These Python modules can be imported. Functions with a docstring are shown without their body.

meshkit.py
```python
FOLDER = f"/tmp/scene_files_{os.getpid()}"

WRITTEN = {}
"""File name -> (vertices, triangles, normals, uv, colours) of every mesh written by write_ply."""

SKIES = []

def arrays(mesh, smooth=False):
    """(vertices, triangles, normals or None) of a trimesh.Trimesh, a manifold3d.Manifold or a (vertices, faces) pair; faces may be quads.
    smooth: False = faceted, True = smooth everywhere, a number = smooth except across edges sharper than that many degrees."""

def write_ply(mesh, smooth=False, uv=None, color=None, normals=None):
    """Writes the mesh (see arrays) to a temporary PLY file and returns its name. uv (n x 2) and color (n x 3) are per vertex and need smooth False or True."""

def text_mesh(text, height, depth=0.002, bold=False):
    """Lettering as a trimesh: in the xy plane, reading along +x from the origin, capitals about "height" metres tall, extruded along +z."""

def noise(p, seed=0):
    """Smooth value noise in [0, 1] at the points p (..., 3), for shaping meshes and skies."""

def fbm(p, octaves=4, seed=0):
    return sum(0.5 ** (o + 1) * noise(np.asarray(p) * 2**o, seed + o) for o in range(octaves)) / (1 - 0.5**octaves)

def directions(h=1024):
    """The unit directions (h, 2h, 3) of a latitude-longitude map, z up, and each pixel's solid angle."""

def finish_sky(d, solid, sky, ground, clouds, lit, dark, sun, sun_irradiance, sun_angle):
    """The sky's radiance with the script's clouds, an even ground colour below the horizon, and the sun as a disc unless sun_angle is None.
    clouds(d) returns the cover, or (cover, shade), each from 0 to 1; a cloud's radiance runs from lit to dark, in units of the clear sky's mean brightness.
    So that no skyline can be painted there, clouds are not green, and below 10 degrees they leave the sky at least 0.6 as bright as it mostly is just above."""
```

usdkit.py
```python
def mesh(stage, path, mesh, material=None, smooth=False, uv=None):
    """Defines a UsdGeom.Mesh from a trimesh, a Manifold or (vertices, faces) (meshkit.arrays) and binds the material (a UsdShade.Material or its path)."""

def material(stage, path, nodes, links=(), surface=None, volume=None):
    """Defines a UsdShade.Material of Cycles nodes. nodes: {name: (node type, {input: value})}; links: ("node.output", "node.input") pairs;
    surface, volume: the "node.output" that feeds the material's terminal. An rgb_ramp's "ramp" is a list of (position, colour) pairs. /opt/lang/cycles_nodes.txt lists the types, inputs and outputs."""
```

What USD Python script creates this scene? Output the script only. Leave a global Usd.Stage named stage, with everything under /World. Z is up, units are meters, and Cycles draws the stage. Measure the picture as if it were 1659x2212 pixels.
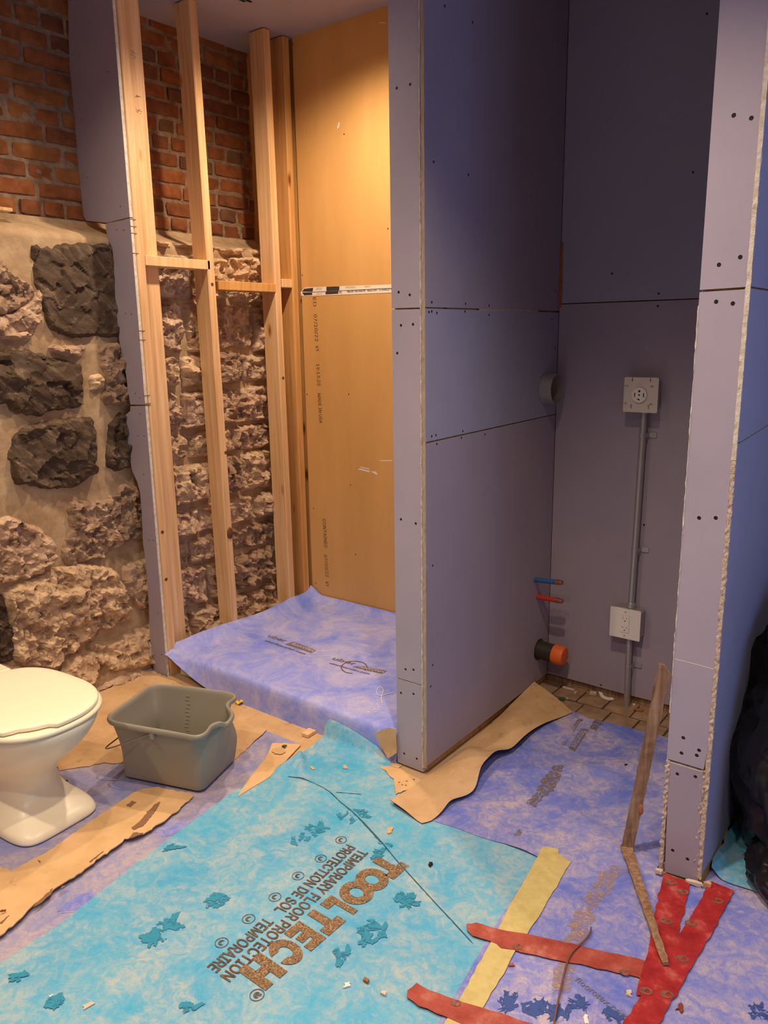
import math, random
import numpy as np, trimesh, shapely
from shapely.geometry import Polygon, Point, LineString, box as sbox
from shapely.ops import unary_union
from shapely import affinity
from scipy.spatial import Delaunay, ConvexHull, cKDTree
import manifold3d as m3
import sys
sys.path.insert(0, '/opt/lang')
import usdkit, meshkit
from meshkit import fbm, noise
from pxr import Usd, UsdGeom, UsdLux, UsdShade, Gf, Sdf

stage = Usd.Stage.CreateInMemory()
UsdGeom.SetStageUpAxis(stage, 'Z'); UsdGeom.SetStageMetersPerUnit(stage, 1.0)
UsdGeom.Xform.Define(stage, '/World'); UsdGeom.Scope.Define(stage, '/World/Looks')
RNG = np.random.default_rng(7); random.seed(7)

# ------------------------------------------------------------------ camera
R_, U_, B_, EYE = [[0.79351, 0.608366, -0.015264], [-0.121944, 0.183529, 0.975421], [0.596215, -0.772145, 0.219819], [1.30193, -1.89052, 1.38756]]
cam = UsdGeom.Camera.Define(stage, '/World/camera')
cam.AddTransformOp().Set(Gf.Matrix4d(*R_, 0, *U_, 0, *B_, 0, *EYE, 1))
cam.CreateHorizontalApertureAttr(36.0); cam.CreateVerticalApertureAttr(48.0)
cam.CreateFocalLengthAttr(36.0 * 1700.0 / 1659.0)
cam.CreateFStopAttr(0.0); cam.CreateClippingRangeAttr(Gf.Vec2f(0.02, 60))
cam.CreateExposureAttr(0.0)

# ------------------------------------------------------------------ light
WARM = (1.0, 0.76, 0.55)
LAMPS = [(-0.71, 0.36, 32.0, 75), (-0.74, -0.62, 18.5, 71), (0.60, -0.68, 39.0, 53), (-0.70, -1.95, 34.0, 72), (0.60, -1.95, 25.0, 66), (1.75, -0.60, 5.0, 68), (1.75, -1.95, 24.0, 66)]
CEIL = 2.65
for i, (lx, ly, p, cone) in enumerate(LAMPS):
    s = UsdLux.SphereLight.Define(stage, f'/World/spot_{i + 1:03d}')
    s.CreateRadiusAttr(0.035); s.CreateIntensityAttr(p); s.CreateColorAttr(Gf.Vec3f(*WARM)); s.CreateNormalizeAttr(True)
    sh = UsdLux.ShapingAPI.Apply(s.GetPrim()); sh.CreateShapingConeAngleAttr(cone); sh.CreateShapingConeSoftnessAttr(1.0)
    s.AddTranslateOp().Set((lx, ly, CEIL - 0.03))
dome = UsdLux.DomeLight.Define(stage, '/World/sky')
dome.CreateIntensityAttr(0.02); dome.CreateColorAttr(Gf.Vec3f(0.5, 0.65, 1.0))
# daylight standing in the window opening of the right-hand room wall
win = UsdLux.RectLight.Define(stage, '/World/window_daylight')
win.CreateWidthAttr(1.0); win.CreateHeightAttr(1.2); win.CreateIntensityAttr(3.8); win.CreateColorAttr(Gf.Vec3f(0.30, 0.48, 1.0))
win.AddTranslateOp().Set((2.66, -1.0, 1.5)); win.AddRotateYOp().Set(90.0)

# ------------------------------------------------------------------ materials
L = {}
def mat(name, nodes, links, surface='p.BSDF'):
    L[name] = usdkit.material(stage, f'/World/Looks/{name}', nodes, links, surface=surface)
    return L[name]
def simple(name, c, rough=0.6, metal=0.0, spec=0.4, **kw):
    mat(name, {'p': ('principled_bsdf', dict(base_color=c, roughness=rough, metallic=metal, specular_ior_level=spec, **kw))}, [])
def noisy(name, stops, scale=6, detail=6, rough=0.75, stretch=(1, 1, 1), bump=0.0, bscale=80, spec=0.3, stops2=None, scale2=60, fac2=0.5, nrough=0.6, dist=0.0, bstretch=None, metal=0.0, streak=None):
    """colour from a ramp over noise in world position, a second ramp multiplied in, and a fine bump"""
    n = {'g': ('geometry', {}), 'm': ('mapping', {'scale': stretch}), 'n': ('noise_texture', {'scale': scale, 'detail': detail, 'roughness': nrough, 'distortion': dist}),
         'r': ('rgb_ramp', {'ramp': stops}), 'p': ('principled_bsdf', {'roughness': rough, 'specular_ior_level': spec, 'metallic': metal})}
    l = [('g.position', 'm.vector'), ('m.vector', 'n.vector'), ('n.fac', 'r.fac')]
    col = 'r.color'
    if streak: n['m'] = ('mapping', {'mapping_type': 'texture', 'rotation': (streak, 0, 0), 'scale': (1.0, 2.6, 0.55)})
    if stops2:
        n['n2'] = ('noise_texture', {'scale': scale2, 'detail': 4, 'roughness': 0.65}); n['r2'] = ('rgb_ramp', {'ramp': stops2}); n['x'] = ('mix', {'mix_type': 'multiply', 'fac': fac2})
        l += [('m.vector', 'n2.vector'), ('n2.fac', 'r2.fac'), ('r.color', 'x.color1'), ('r2.color', 'x.color2')]; col = 'x.color'
    if bump:
        n['mb'] = ('mapping', {'scale': bstretch or stretch}); n['nb'] = ('noise_texture', {'scale': bscale, 'detail': 5, 'roughness': 0.6}); n['b'] = ('bump', {'strength': bump, 'distance': 0.004})
        l += [('g.position', 'mb.vector'), ('mb.vector', 'nb.vector'), ('nb.fac', 'b.height'), ('b.normal', 'p.normal')]
    l.append((col, 'p.base_color'))
    mat(name, n, l)

noisy('purple_board', [(0.3, (0.36, 0.335, 0.42)), (0.62, (0.41, 0.37, 0.445)), (0.85, (0.46, 0.41, 0.44))], scale=3.0, detail=8, rough=0.62, bump=0.05, bscale=400, spec=0.35)
noisy('blue_board', [(0.3, (0.31, 0.315, 0.425)), (0.62, (0.345, 0.345, 0.45)), (0.85, (0.39, 0.385, 0.46))], scale=3.0, detail=8, rough=0.62, bump=0.05, bscale=400, spec=0.35)
noisy('daylit_board', [(0.3, (0.36, 0.40, 0.58)), (0.62, (0.40, 0.44, 0.62)), (0.85, (0.46, 0.48, 0.62))], scale=3.0, detail=8, rough=0.62, bump=0.05, bscale=400, spec=0.35)  # purple board with the blue daylight on this side put into its colour
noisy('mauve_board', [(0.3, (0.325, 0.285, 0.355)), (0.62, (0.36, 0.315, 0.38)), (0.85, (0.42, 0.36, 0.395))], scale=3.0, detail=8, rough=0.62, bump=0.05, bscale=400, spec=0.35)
noisy('gold_board', [(0.3, (0.60, 0.335, 0.11)), (0.6, (0.67, 0.38, 0.13)), (0.85, (0.73, 0.45, 0.19))], scale=2.2, stretch=(3, 3, .6), rough=0.55, bump=0.04, bscale=300)
noisy('gypsum', [(0.3, (0.52, 0.46, 0.36)), (0.55, (0.72, 0.66, 0.54)), (0.8, (0.82, 0.78, 0.68))], scale=60, rough=0.9, bump=0.5, bscale=350)
noisy('gypsum_torn', [(0.30, (0.22, 0.15, 0.10)), (0.44, (0.55, 0.44, 0.33)), (0.75, (0.74, 0.64, 0.50))], scale=90, rough=0.95, bump=0.8, bscale=300)
noisy('gypsum_edge', [(0.3, (0.30, 0.235, 0.175)), (0.55, (0.42, 0.34, 0.26)), (0.8, (0.52, 0.44, 0.34))], scale=30, stretch=(6, 6, .5), rough=0.9, bump=0.3, bscale=200)
def wood(name, a, b, c, gs=1.0):
    n = {'g': ('geometry', {}), 'm': ('mapping', {'scale': (55 * gs, 55 * gs, 2.2)}), 'n': ('noise_texture', {'scale': 1.0, 'detail': 5, 'roughness': 0.55, 'distortion': 0.6}),
         'm2': ('mapping', {'scale': (14, 14, 0.7)}), 'n2': ('noise_texture', {'scale': 1.0, 'detail': 3, 'distortion': 1.2}),
         'r': ('rgb_ramp', {'ramp': [(0.25, a), (0.5, b), (0.72, c)]}), 'r2': ('rgb_ramp', {'ramp': [(0.3, (0.82, 0.78, 0.70)), (0.6, (1, 1, 1))]}), 'x': ('mix', {'mix_type': 'multiply', 'fac': 0.7}),
         'mv': ('mapping', {'scale': (9, 9, 3.2)}), 'v': ('voronoi_texture', {'scale': 1.0}), 'rk': ('rgb_ramp', {'ramp': [(0.05, (0.22, 0.10, 0.04)), (0.10, (0.75, 0.6, 0.45)), (0.14, (1, 1, 1))]}), 'xk': ('mix', {'mix_type': 'multiply', 'fac': 1.0}),
         'b': ('bump', {'strength': 0.12, 'distance': 0.003}), 'p': ('principled_bsdf', {'roughness': 0.6, 'specular_ior_level': 0.3})}
    mat(name, n, [('g.position', 'm.vector'), ('m.vector', 'n.vector'), ('g.position', 'm2.vector'), ('m2.vector', 'n2.vector'), ('n.fac', 'r.fac'), ('n2.fac', 'r2.fac'), ('r.color', 'x.color1'), ('r2.color', 'x.color2'),
        ('g.position', 'mv.vector'), ('mv.vector', 'v.vector'), ('v.distance', 'rk.fac'), ('x.color', 'xk.color1'), ('rk.color', 'xk.color2'), ('xk.color', 'p.base_color'), ('n.fac', 'b.height'), ('b.normal', 'p.normal')])
wood('pine', (0.62, 0.36, 0.16), (0.76, 0.49, 0.25), (0.84, 0.60, 0.34))
wood('pine_orange', (0.50, 0.24, 0.07), (0.64, 0.34, 0.11), (0.74, 0.44, 0.17))
wood('old_wood', (0.15, 0.085, 0.05), (0.28, 0.17, 0.10), (0.42, 0.28, 0.18), 1.6)
simple('wood_knot', (0.14, 0.055, 0.02), 0.5)
simple('stamp_ink', (0.20, 0.13, 0.085), 0.8)
simple('hole_dark', (0.012, 0.010, 0.010), 0.6)
for k, (a, b) in enumerate([((0.20, 0.065, 0.02), (0.36, 0.125, 0.04)), ((0.15, 0.055, 0.02), (0.27, 0.095, 0.035)), ((0.25, 0.09, 0.025), (0.40, 0.16, 0.05)), ((0.12, 0.06, 0.028), (0.21, 0.10, 0.048))]):
    noisy(f'brick_{k}', [(0.3, a), (0.7, b)], scale=22, rough=0.9, bump=0.5, bscale=120, stops2=[(0.3, (0.6, 0.55, 0.5)), (0.6, (1, 1, 1))], scale2=9, fac2=0.8)
noisy('brick_mortar', [(0.3, (0.165, 0.105, 0.062)), (0.7, (0.36, 0.255, 0.165))], scale=30, rough=0.95, bump=0.7, bscale=90)
noisy('stone_mortar', [(0.28, (0.28, 0.185, 0.10)), (0.5, (0.45, 0.315, 0.175)), (0.72, (0.60, 0.445, 0.27))], scale=5, detail=9, rough=0.95, bump=0.55, bscale=45, stops2=[(0.3, (0.65, 0.62, 0.6)), (0.6, (1, 1, 1))], scale2=28)
for k, s in enumerate([[(0.32, (0.043, 0.025, 0.014)), (0.53, (0.085, 0.055, 0.032)), (0.60, (0.14, 0.095, 0.058)), (0.70, (0.30, 0.21, 0.135))],
                       [(0.30, (0.10, 0.065, 0.042)), (0.46, (0.42, 0.28, 0.18)), (0.68, (0.68, 0.50, 0.33))],
                       [(0.30, (0.13, 0.082, 0.048)), (0.46, (0.50, 0.345, 0.205)), (0.68, (0.74, 0.55, 0.35))],
                       [(0.30, (0.12, 0.075, 0.046)), (0.5, (0.34, 0.225, 0.14)), (0.73, (0.56, 0.40, 0.265))]]):
    noisy(f'stone_{k}', s, scale=13, detail=10, rough=0.62 if k in (0, 3) else 0.85, bump=0.75, bscale=60, nrough=0.7, streak=-0.8 if k == 0 else None, spec=0.3 if k in (0, 3) else 0.2, dist=0.8)
# dusty protective felts: clean colour, dust film, and the fibres both show
def felt(name, clean, deep, dust, cover=(0.36, 0.62), amount=0.8, fib=0.5, vein=0.35):
    n = {'g': ('geometry', {}),
         'nd': ('noise_texture', {'scale': 5.5, 'detail': 9, 'roughness': 0.72, 'distortion': 0.7}), 'rd': ('rgb_ramp', {'ramp': [(cover[0], (0.05, 0.05, 0.05)), ((cover[0] + cover[1]) / 2, (0.5, 0.5, 0.5)), (cover[1], (1, 1, 1))]}),
         'ns': ('noise_texture', {'scale': 26.0, 'detail': 6, 'roughness': 0.7, 'distortion': 1.4}), 'rs': ('rgb_ramp', {'ramp': [(0.40, (vein, vein, vein)), (0.60, (1, 1, 1))]}),
         'nf': ('noise_texture', {'scale': 120.0, 'detail': 2, 'roughness': 0.6, 'distortion': 1.6}), 'rf': ('rgb_ramp', {'ramp': [(0.40, (0.12, 0.12, 0.12)), (0.475, (0.35, 0.35, 0.35)), (0.50, (1, 1, 1)), (0.525, (0.35, 0.35, 0.35)), (0.62, (0.2, 0.2, 0.2))]}),
         'nc': ('noise_texture', {'scale': 2.6, 'detail': 4}), 'rc': ('rgb_ramp', {'ramp': [(0.35, deep), (0.6, clean)]}),
         'fs': ('math', {'math_type': 'multiply'}), 'fa': ('math', {'math_type': 'multiply_add', 'value2': 1.5 * fib, 'value3': 1 - 0.75 * fib}), 'fb': ('math', {'math_type': 'multiply'}), 'fc': ('math', {'math_type': 'multiply', 'value2': amount * 1.25, 'use_clamp': True}),
         'x': ('mix', {'mix_type': 'mix', 'color2': dust}), 'b': ('bump', {'strength': 0.3, 'distance': 0.002}), 'p': ('principled_bsdf', {'roughness': 0.62, 'specular_ior_level': 0.25})}
    mat(name, n, [('g.position', 'nd.vector'), ('g.position', 'ns.vector'), ('g.position', 'nf.vector'), ('g.position', 'nc.vector'), ('nd.fac', 'rd.fac'), ('ns.fac', 'rs.fac'), ('nf.fac', 'rf.fac'), ('nc.fac', 'rc.fac'),
        ('rd.color', 'fs.value1'), ('rs.color', 'fs.value2'), ('rf.color', 'fa.value1'), ('fs.value', 'fb.value1'), ('fa.value', 'fb.value2'), ('fb.value', 'fc.value1'), ('fc.value', 'x.fac'), ('rc.color', 'x.color1'), ('x.color', 'p.base_color'), ('nf.fac', 'b.height'), ('b.normal', 'p.normal')])
TEAL = (0.055, 0.42, 0.66)
felt('teal_felt', TEAL, (0.03, 0.36, 0.62), (0.42, 0.49, 0.48), (0.34, 0.62), 0.9, 0.55)
felt('blue_felt', (0.125, 0.19, 0.66), (0.10, 0.155, 0.60), (0.55, 0.46, 0.47), (0.36, 0.64), 0.9, 0.6)
felt('pan_felt', (0.155, 0.245, 0.86), (0.13, 0.22, 0.82), (0.50, 0.49, 0.74), (0.33, 0.64), 0.85, 0.22, 0.75)
felt('lavender_felt', (0.20, 0.24, 0.53), (0.17, 0.21, 0.50), (0.46, 0.39, 0.42), (0.31, 0.58), 0.9, 0.45, 0.45)
simple('fold_shade', (0.03, 0.13, 0.18), 0.7)  # dark teal that paints the shadow line along the felt folds
simple('felt_under', (0.02, 0.03, 0.09), 0.8)
noisy('kraft', [(0.3, (0.48, 0.30, 0.145)), (0.6, (0.60, 0.395, 0.205)), (0.85, (0.66, 0.46, 0.26))], scale=9, detail=7, rough=0.85, bump=0.2, bscale=70, stops2=[(0.28, (0.55, 0.48, 0.42)), (0.42, (1, 1, 1))], scale2=26, fac2=0.5)
noisy('cardboard', [(0.3, (0.54, 0.34, 0.155)), (0.55, (0.66, 0.43, 0.21)), (0.85, (0.74, 0.52, 0.28))], scale=7, detail=8, rough=0.85, bump=0.3, bscale=50, stops2=[(0.25, (0.5, 0.42, 0.36)), (0.36, (1, 1, 1))], scale2=18, fac2=0.55)
simple('cardboard_torn', (0.24, 0.13, 0.06), 0.9)
noisy('floor_tile', [(0.3, (0.20, 0.125, 0.075)), (0.6, (0.33, 0.215, 0.13)), (0.85, (0.44, 0.31, 0.20))], scale=16, detail=8, rough=0.8, bump=0.3, bscale=80)
noisy('grime', [(0.3, (0.05, 0.035, 0.025)), (0.7, (0.12, 0.085, 0.055))], scale=30, rough=0.95, bump=0.4)
noisy('slab', [(0.3, (0.40, 0.27, 0.15)), (0.7, (0.56, 0.385, 0.22))], scale=6, rough=0.9, bump=0.2, bscale=60)
noisy('toilet_china', [(0.3, (0.80, 0.74, 0.56)), (0.6, (0.86, 0.80, 0.61))], scale=5, rough=0.33, spec=0.4)
simple('seat_plastic', (0.90, 0.84, 0.62), 0.28, spec=0.5)
simple('bucket_plastic', (0.27, 0.25, 0.20), 0.42, spec=0.4)
simple('wire_steel', (0.42, 0.40, 0.37), 0.3, 1.0)
simple('galvanised', (0.46, 0.45, 0.44), 0.36, 0.65)
simple('zinc_plate', (0.66, 0.60, 0.52), 0.55, 0.1)
simple('white_plastic', (0.78, 0.75, 0.70), 0.35)
simple('black_pipe', (0.035, 0.03, 0.022), 0.4)
simple('orange_cap', (0.75, 0.14, 0.025), 0.5)
simple('copper', (0.60, 0.30, 0.17), 0.35, 1.0)
simple('blue_pipe', (0.035, 0.11, 0.30), 0.45)
simple('red_pipe', (0.48, 0.035, 0.03), 0.45)
simple('trim_white', (0.85, 0.85, 0.82), 0.5)
mat('lamp_lens', {'p': ('principled_bsdf', {'base_color': (0.9, 0.9, 0.85), 'emission_color': WARM, 'emission_strength': 6.0})}, [])
noisy('red_tape', [(0.32, (0.27, 0.014, 0.016)), (0.55, (0.40, 0.028, 0.030)), (0.72, (0.50, 0.13, 0.11))], scale=24, detail=8, rough=0.5, bump=0.3, bscale=150, stops2=[(0.22, (0.25, 0.2, 0.16)), (0.34, (1, 1, 1))], scale2=14, fac2=0.6)
noisy('red_tape_dusty', [(0.32, (0.30, 0.045, 0.03)), (0.55, (0.40, 0.085, 0.06)), (0.75, (0.52, 0.22, 0.16))], scale=24, detail=8, rough=0.6, bump=0.3, bscale=150, stops2=[(0.22, (0.4, 0.3, 0.25)), (0.34, (1, 1, 1))], scale2=14, fac2=0.4)
noisy('masking_tape', [(0.3, (0.50, 0.41, 0.145)), (0.6, (0.60, 0.50, 0.20)), (0.85, (0.66, 0.55, 0.27))], scale=40, rough=0.7, bump=0.3, bscale=120)
noisy('tape_print', [(0.30, (0.10, 0.04, 0.025)), (0.6, (0.28, 0.12, 0.08))], scale=80, rough=0.7)
noisy('felt_print', [(0.36, (0.085, 0.05, 0.028)), (0.5, (0.20, 0.12, 0.06)), (0.62, (0.42, 0.28, 0.15))], scale=150, detail=4, rough=0.7, dist=2.0)
noisy('felt_print_small', [(0.38, (0.07, 0.05, 0.04)), (0.6, (0.16, 0.11, 0.08))], scale=60, rough=0.7)
simple('pan_print_light', (0.48, 0.42, 0.50), 0.7)
simple('label_white', (0.80, 0.76, 0.66), 0.5)
simple('label_black', (0.045, 0.04, 0.035), 0.5)
simple('board_print', (0.15, 0.085, 0.03), 0.7)
simple('marker', (0.16, 0.06, 0.03), 0.6)
simple('bag_plastic', (0.008, 0.007, 0.007), 0.30, spec=0.45)
simple('yellow_scrap', (0.75, 0.50, 0.02), 0.4)
def worn(name, c, thr=(0.44, 0.52), scale=60, rough=0.7, c2=None):
    mat(name, {'g': ('geometry', {}), 'n': ('noise_texture', {'scale': scale, 'detail': 6, 'roughness': 0.7, 'distortion': 1.2}), 'r': ('rgb_ramp', {'ramp': [(thr[0], (0, 0, 0)), (thr[1], (1, 1, 1))]}), 't': ('transparent_bsdf', {}), 'p': ('principled_bsdf', {'base_color': c, 'roughness': rough}), 'x': ('mix_closure', {})},
        [('g.position', 'n.vector'), ('n.fac', 'r.fac'), ('r.color', 'x.fac'), ('t.BSDF', 'x.closure1'), ('p.BSDF', 'x.closure2')], surface='x.closure')
worn('dust_film', (0.44, 0.31, 0.27), (0.44, 0.64), 70); worn('pan_print', (0.20, 0.155, 0.14), (0.36, 0.50), 90); worn('print_worn', (0.22, 0.16, 0.12), (0.47, 0.58), 130); worn('teal_clean', (0.02, 0.26, 0.42), (0.38, 0.48), 42); worn('blue_clean', (0.04, 0.085, 0.30), (0.38, 0.48), 42)
simple('green_shard', (0.05, 0.10, 0.06), 0.4)
simple('dark_leaf', (0.22, 0.05, 0.03), 0.6)
simple('thread_white', (0.80, 0.76, 0.70), 0.7)
simple('twig', (0.20, 0.085, 0.05), 0.7)
noisy('chip', [(0.3, (0.52, 0.40, 0.30)), (0.7, (0.72, 0.60, 0.48))], scale=50, rough=0.9)
simple('rust', (0.34, 0.12, 0.05), 0.9)
mat('pane_glass', {'t': ('transparent_bsdf', {}), 'gl': ('glossy_bsdf', {'roughness': 0.02}), 'f': ('fresnel', {'IOR': 1.45}), 'x': ('mix_closure', {})}, [('f.fac', 'x.fac'), ('t.BSDF', 'x.closure1'), ('gl.BSDF', 'x.closure2')], surface='x.closure')

# ------------------------------------------------------------------ helpers
USED = {}
def fresh(parent, name):
    k = (parent, name); n = USED.get(k, 0); USED[k] = n + 1
    return f'{parent}/{name}' + (f'_{n:03d}' if n else '')
ORIGIN = {}
def thing(name, label, cat, loc=(0, 0, 0), group=None, kind=None):
    p = fresh('/World', name); x = UsdGeom.Xform.Define(stage, p); x.AddTranslateOp().Set(Gf.Vec3d(*map(float, loc)))
    ORIGIN[p] = np.array(loc, float); tagp(x.GetPrim(), label, cat, group, kind)
    return p
def tagp(pr, label=None, cat=None, group=None, kind=None):
    for k, v in (('label', label), ('category', cat), ('group', group), ('kind', kind)):
        if v: pr.SetCustomDataByKey(k, v)
def part(parent, name, mesh, material, smooth=False, label=None, kind=None):
    """one Mesh under a thing or a part; the mesh comes in world metres"""
    p = fresh(parent, name); o = ORIGIN[parent]; ORIGIN[p] = o
    v, f, n = meshkit.arrays(mesh, smooth)
    tm = usdkit.mesh(stage, p, (v - o, f), L[material])
    if n is not None:
        tm.CreateNormalsAttr([Gf.Vec3f(*map(float, q)) for q in n]); tm.SetNormalsInterpolation('vertex')
    tagp(tm.GetPrim(), label=label, kind=kind)
    return p
def cat(ms): 
    ms = [m if isinstance(m, trimesh.Trimesh) else T(m) for m in ms]
    return trimesh.util.concatenate(ms)
def T(m):
    if isinstance(m, trimesh.Trimesh): return m
    v, f, _ = meshkit.arrays(m); return trimesh.Trimesh(v, f, process=False)
def bx(x0, x1, y0, y1, z0, z1, b=0.0):
    if b <= 0: 
        m = trimesh.creation.box((x1 - x0, y1 - y0, z1 - z0)); m.apply_translation(((x0 + x1) / 2, (y0 + y1) / 2, (z0 + z1) / 2)); return m
    pts = []
    for sx, ax in ((0, x0), (1, x1)):
        for sy, ay in ((0, y0), (1, y1)):
            for sz, az in ((0, z0), (1, z1)):
                dx, dy, dz = (b if s == 0 else -b for s in (sx, sy, sz))
                pts += [(ax, ay + dy, az + dz), (ax + dx, ay, az + dz), (ax + dx, ay + dy, az)]
    return hull(pts)
def hull(pts):
    return trimesh.convex.convex_hull(np.array(pts, float))
def extr(poly, h):
    """shapely polygon(s) -> solid from z = 0 to h"""
    polys = [poly] if poly.geom_type == 'Polygon' else list(poly.geoms)
    cs = m3.CrossSection([np.array(r.coords)[:-1] for p in polys for p in [shapely.geometry.polygon.orient(p)] for r in [p.exterior, *p.interiors]], m3.FillRule.EvenOdd)
    return T(m3.Manifold.extrude(cs, h))
def facing_y(m, y):      # (x, z, depth) -> lies in XZ, front at y, growing away (+Y)
    v = m.vertices; m = trimesh.Trimesh(np.c_[v[:, 0], y + v[:, 2], v[:, 1]], m.faces[:, ::-1], process=False); return m
def facing_x(m, x, s=-1):  # (y, z, depth): front at x, growing along s
    v = m.vertices; m = trimesh.Trimesh(np.c_[x + s * v[:, 2], v[:, 0], v[:, 1]], m.faces if s > 0 else m.faces[:, ::-1], process=False); return m
def flat_z(m, z):
    m = m.copy(); m.apply_translation((0, 0, z)); return m
def rrect(x0, x1, y0, y1, r):
    return sbox(x0 + r, y0 + r, x1 - r, y1 - r).buffer(r, quad_segs=4)
def disc(c, r, n=6): return Point(*c).buffer(r, quad_segs=n)
def tube(pts, r, sides=8):
    m3s = []
    p = np.asarray(pts, float); t = np.gradient(p, axis=0); t /= np.linalg.norm(t, axis=1, keepdims=True) + 1e-12
    up = np.array([0, 0, 1.0]) if abs(t[0][2]) < 0.9 else np.array([1.0, 0, 0])
    a = []; cur = up
    for k in range(len(p)):
        cur = cur - t[k] * (cur @ t[k]); cur /= np.linalg.norm(cur) + 1e-12; a.append(cur.copy())
    a = np.array(a); b = np.cross(t, a); ang = np.arange(sides) * 2 * np.pi / sides
    rr = np.broadcast_to(r, (len(p),))
    v = p[:, None] + rr[:, None, None] * (np.cos(ang)[None, :, None] * a[:, None] + np.sin(ang)[None, :, None] * b[:, None])
    n = len(p); q = []
    for i in range(n - 1):
        for j in range(sides):
            k = (j + 1) % sides; q.append((i * sides + j, i * sides + k, (i + 1) * sides + k, (i + 1) * sides + j))
    v = v.reshape(-1, 3); f = [(x[0], x[1], x[2]) for x in q] + [(x[0], x[2], x[3]) for x in q]
    c0, c1 = len(v), len(v) + 1; v = np.vstack([v, p[0], p[-1]])
    for j in range(sides):
        k = (j + 1) % sides; f.append((c0, k, j)); f.append((c1, (n - 1) * sides + j, (n - 1) * sides + k))
    return trimesh.Trimesh(v, f, process=False)
def spline(pts, n=40):
    from scipy.interpolate import CubicSpline
    p = np.asarray(pts, float); d = np.r_[0, np.cumsum(np.linalg.norm(np.diff(p, axis=0), axis=1))]
    return CubicSpline(d, p)(np.linspace(0, d[-1], n))
def loft(rings, cap0=True, cap1=True):
    r = np.asarray(rings, float); n, m = r.shape[:2]; v = r.reshape(-1, 3); f = []
    for i in range(n - 1):
        for j in range(m):
            k = (j + 1) % m; a, b, c, d = i * m + j, i * m + k, (i + 1) * m + k, (i + 1) * m + j; f += [(a, b, c), (a, c, d)]
    if cap0: v = np.vstack([v, r[0].mean(0)]); c = len(v) - 1; f += [(c, (j + 1) % m, j) for j in range(m)]
    if cap1: v = np.vstack([v, r[-1].mean(0)]); c = len(v) - 1; f += [(c, (n - 1) * m + j, (n - 1) * m + (j + 1) % m) for j in range(m)]
    return trimesh.Trimesh(v, f, process=False)
def lathe(profile, axis_o, axis_d, n=28, caps=True):
    """profile: (radius, along) points; around the axis through axis_o along axis_d"""
    d = np.asarray(axis_d, float); d /= np.linalg.norm(d); a = np.cross(d, (0, 0, 1.0) if abs(d[2]) < .9 else (1.0, 0, 0)); a /= np.linalg.norm(a); b = np.cross(d, a)
    ang = np.arange(n) * 2 * np.pi / n
    rings = [np.asarray(axis_o) + d * h + r * (np.cos(ang)[:, None] * a + np.sin(ang)[:, None] * b) for r, h in profile]
    return loft(rings, caps, caps)
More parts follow.
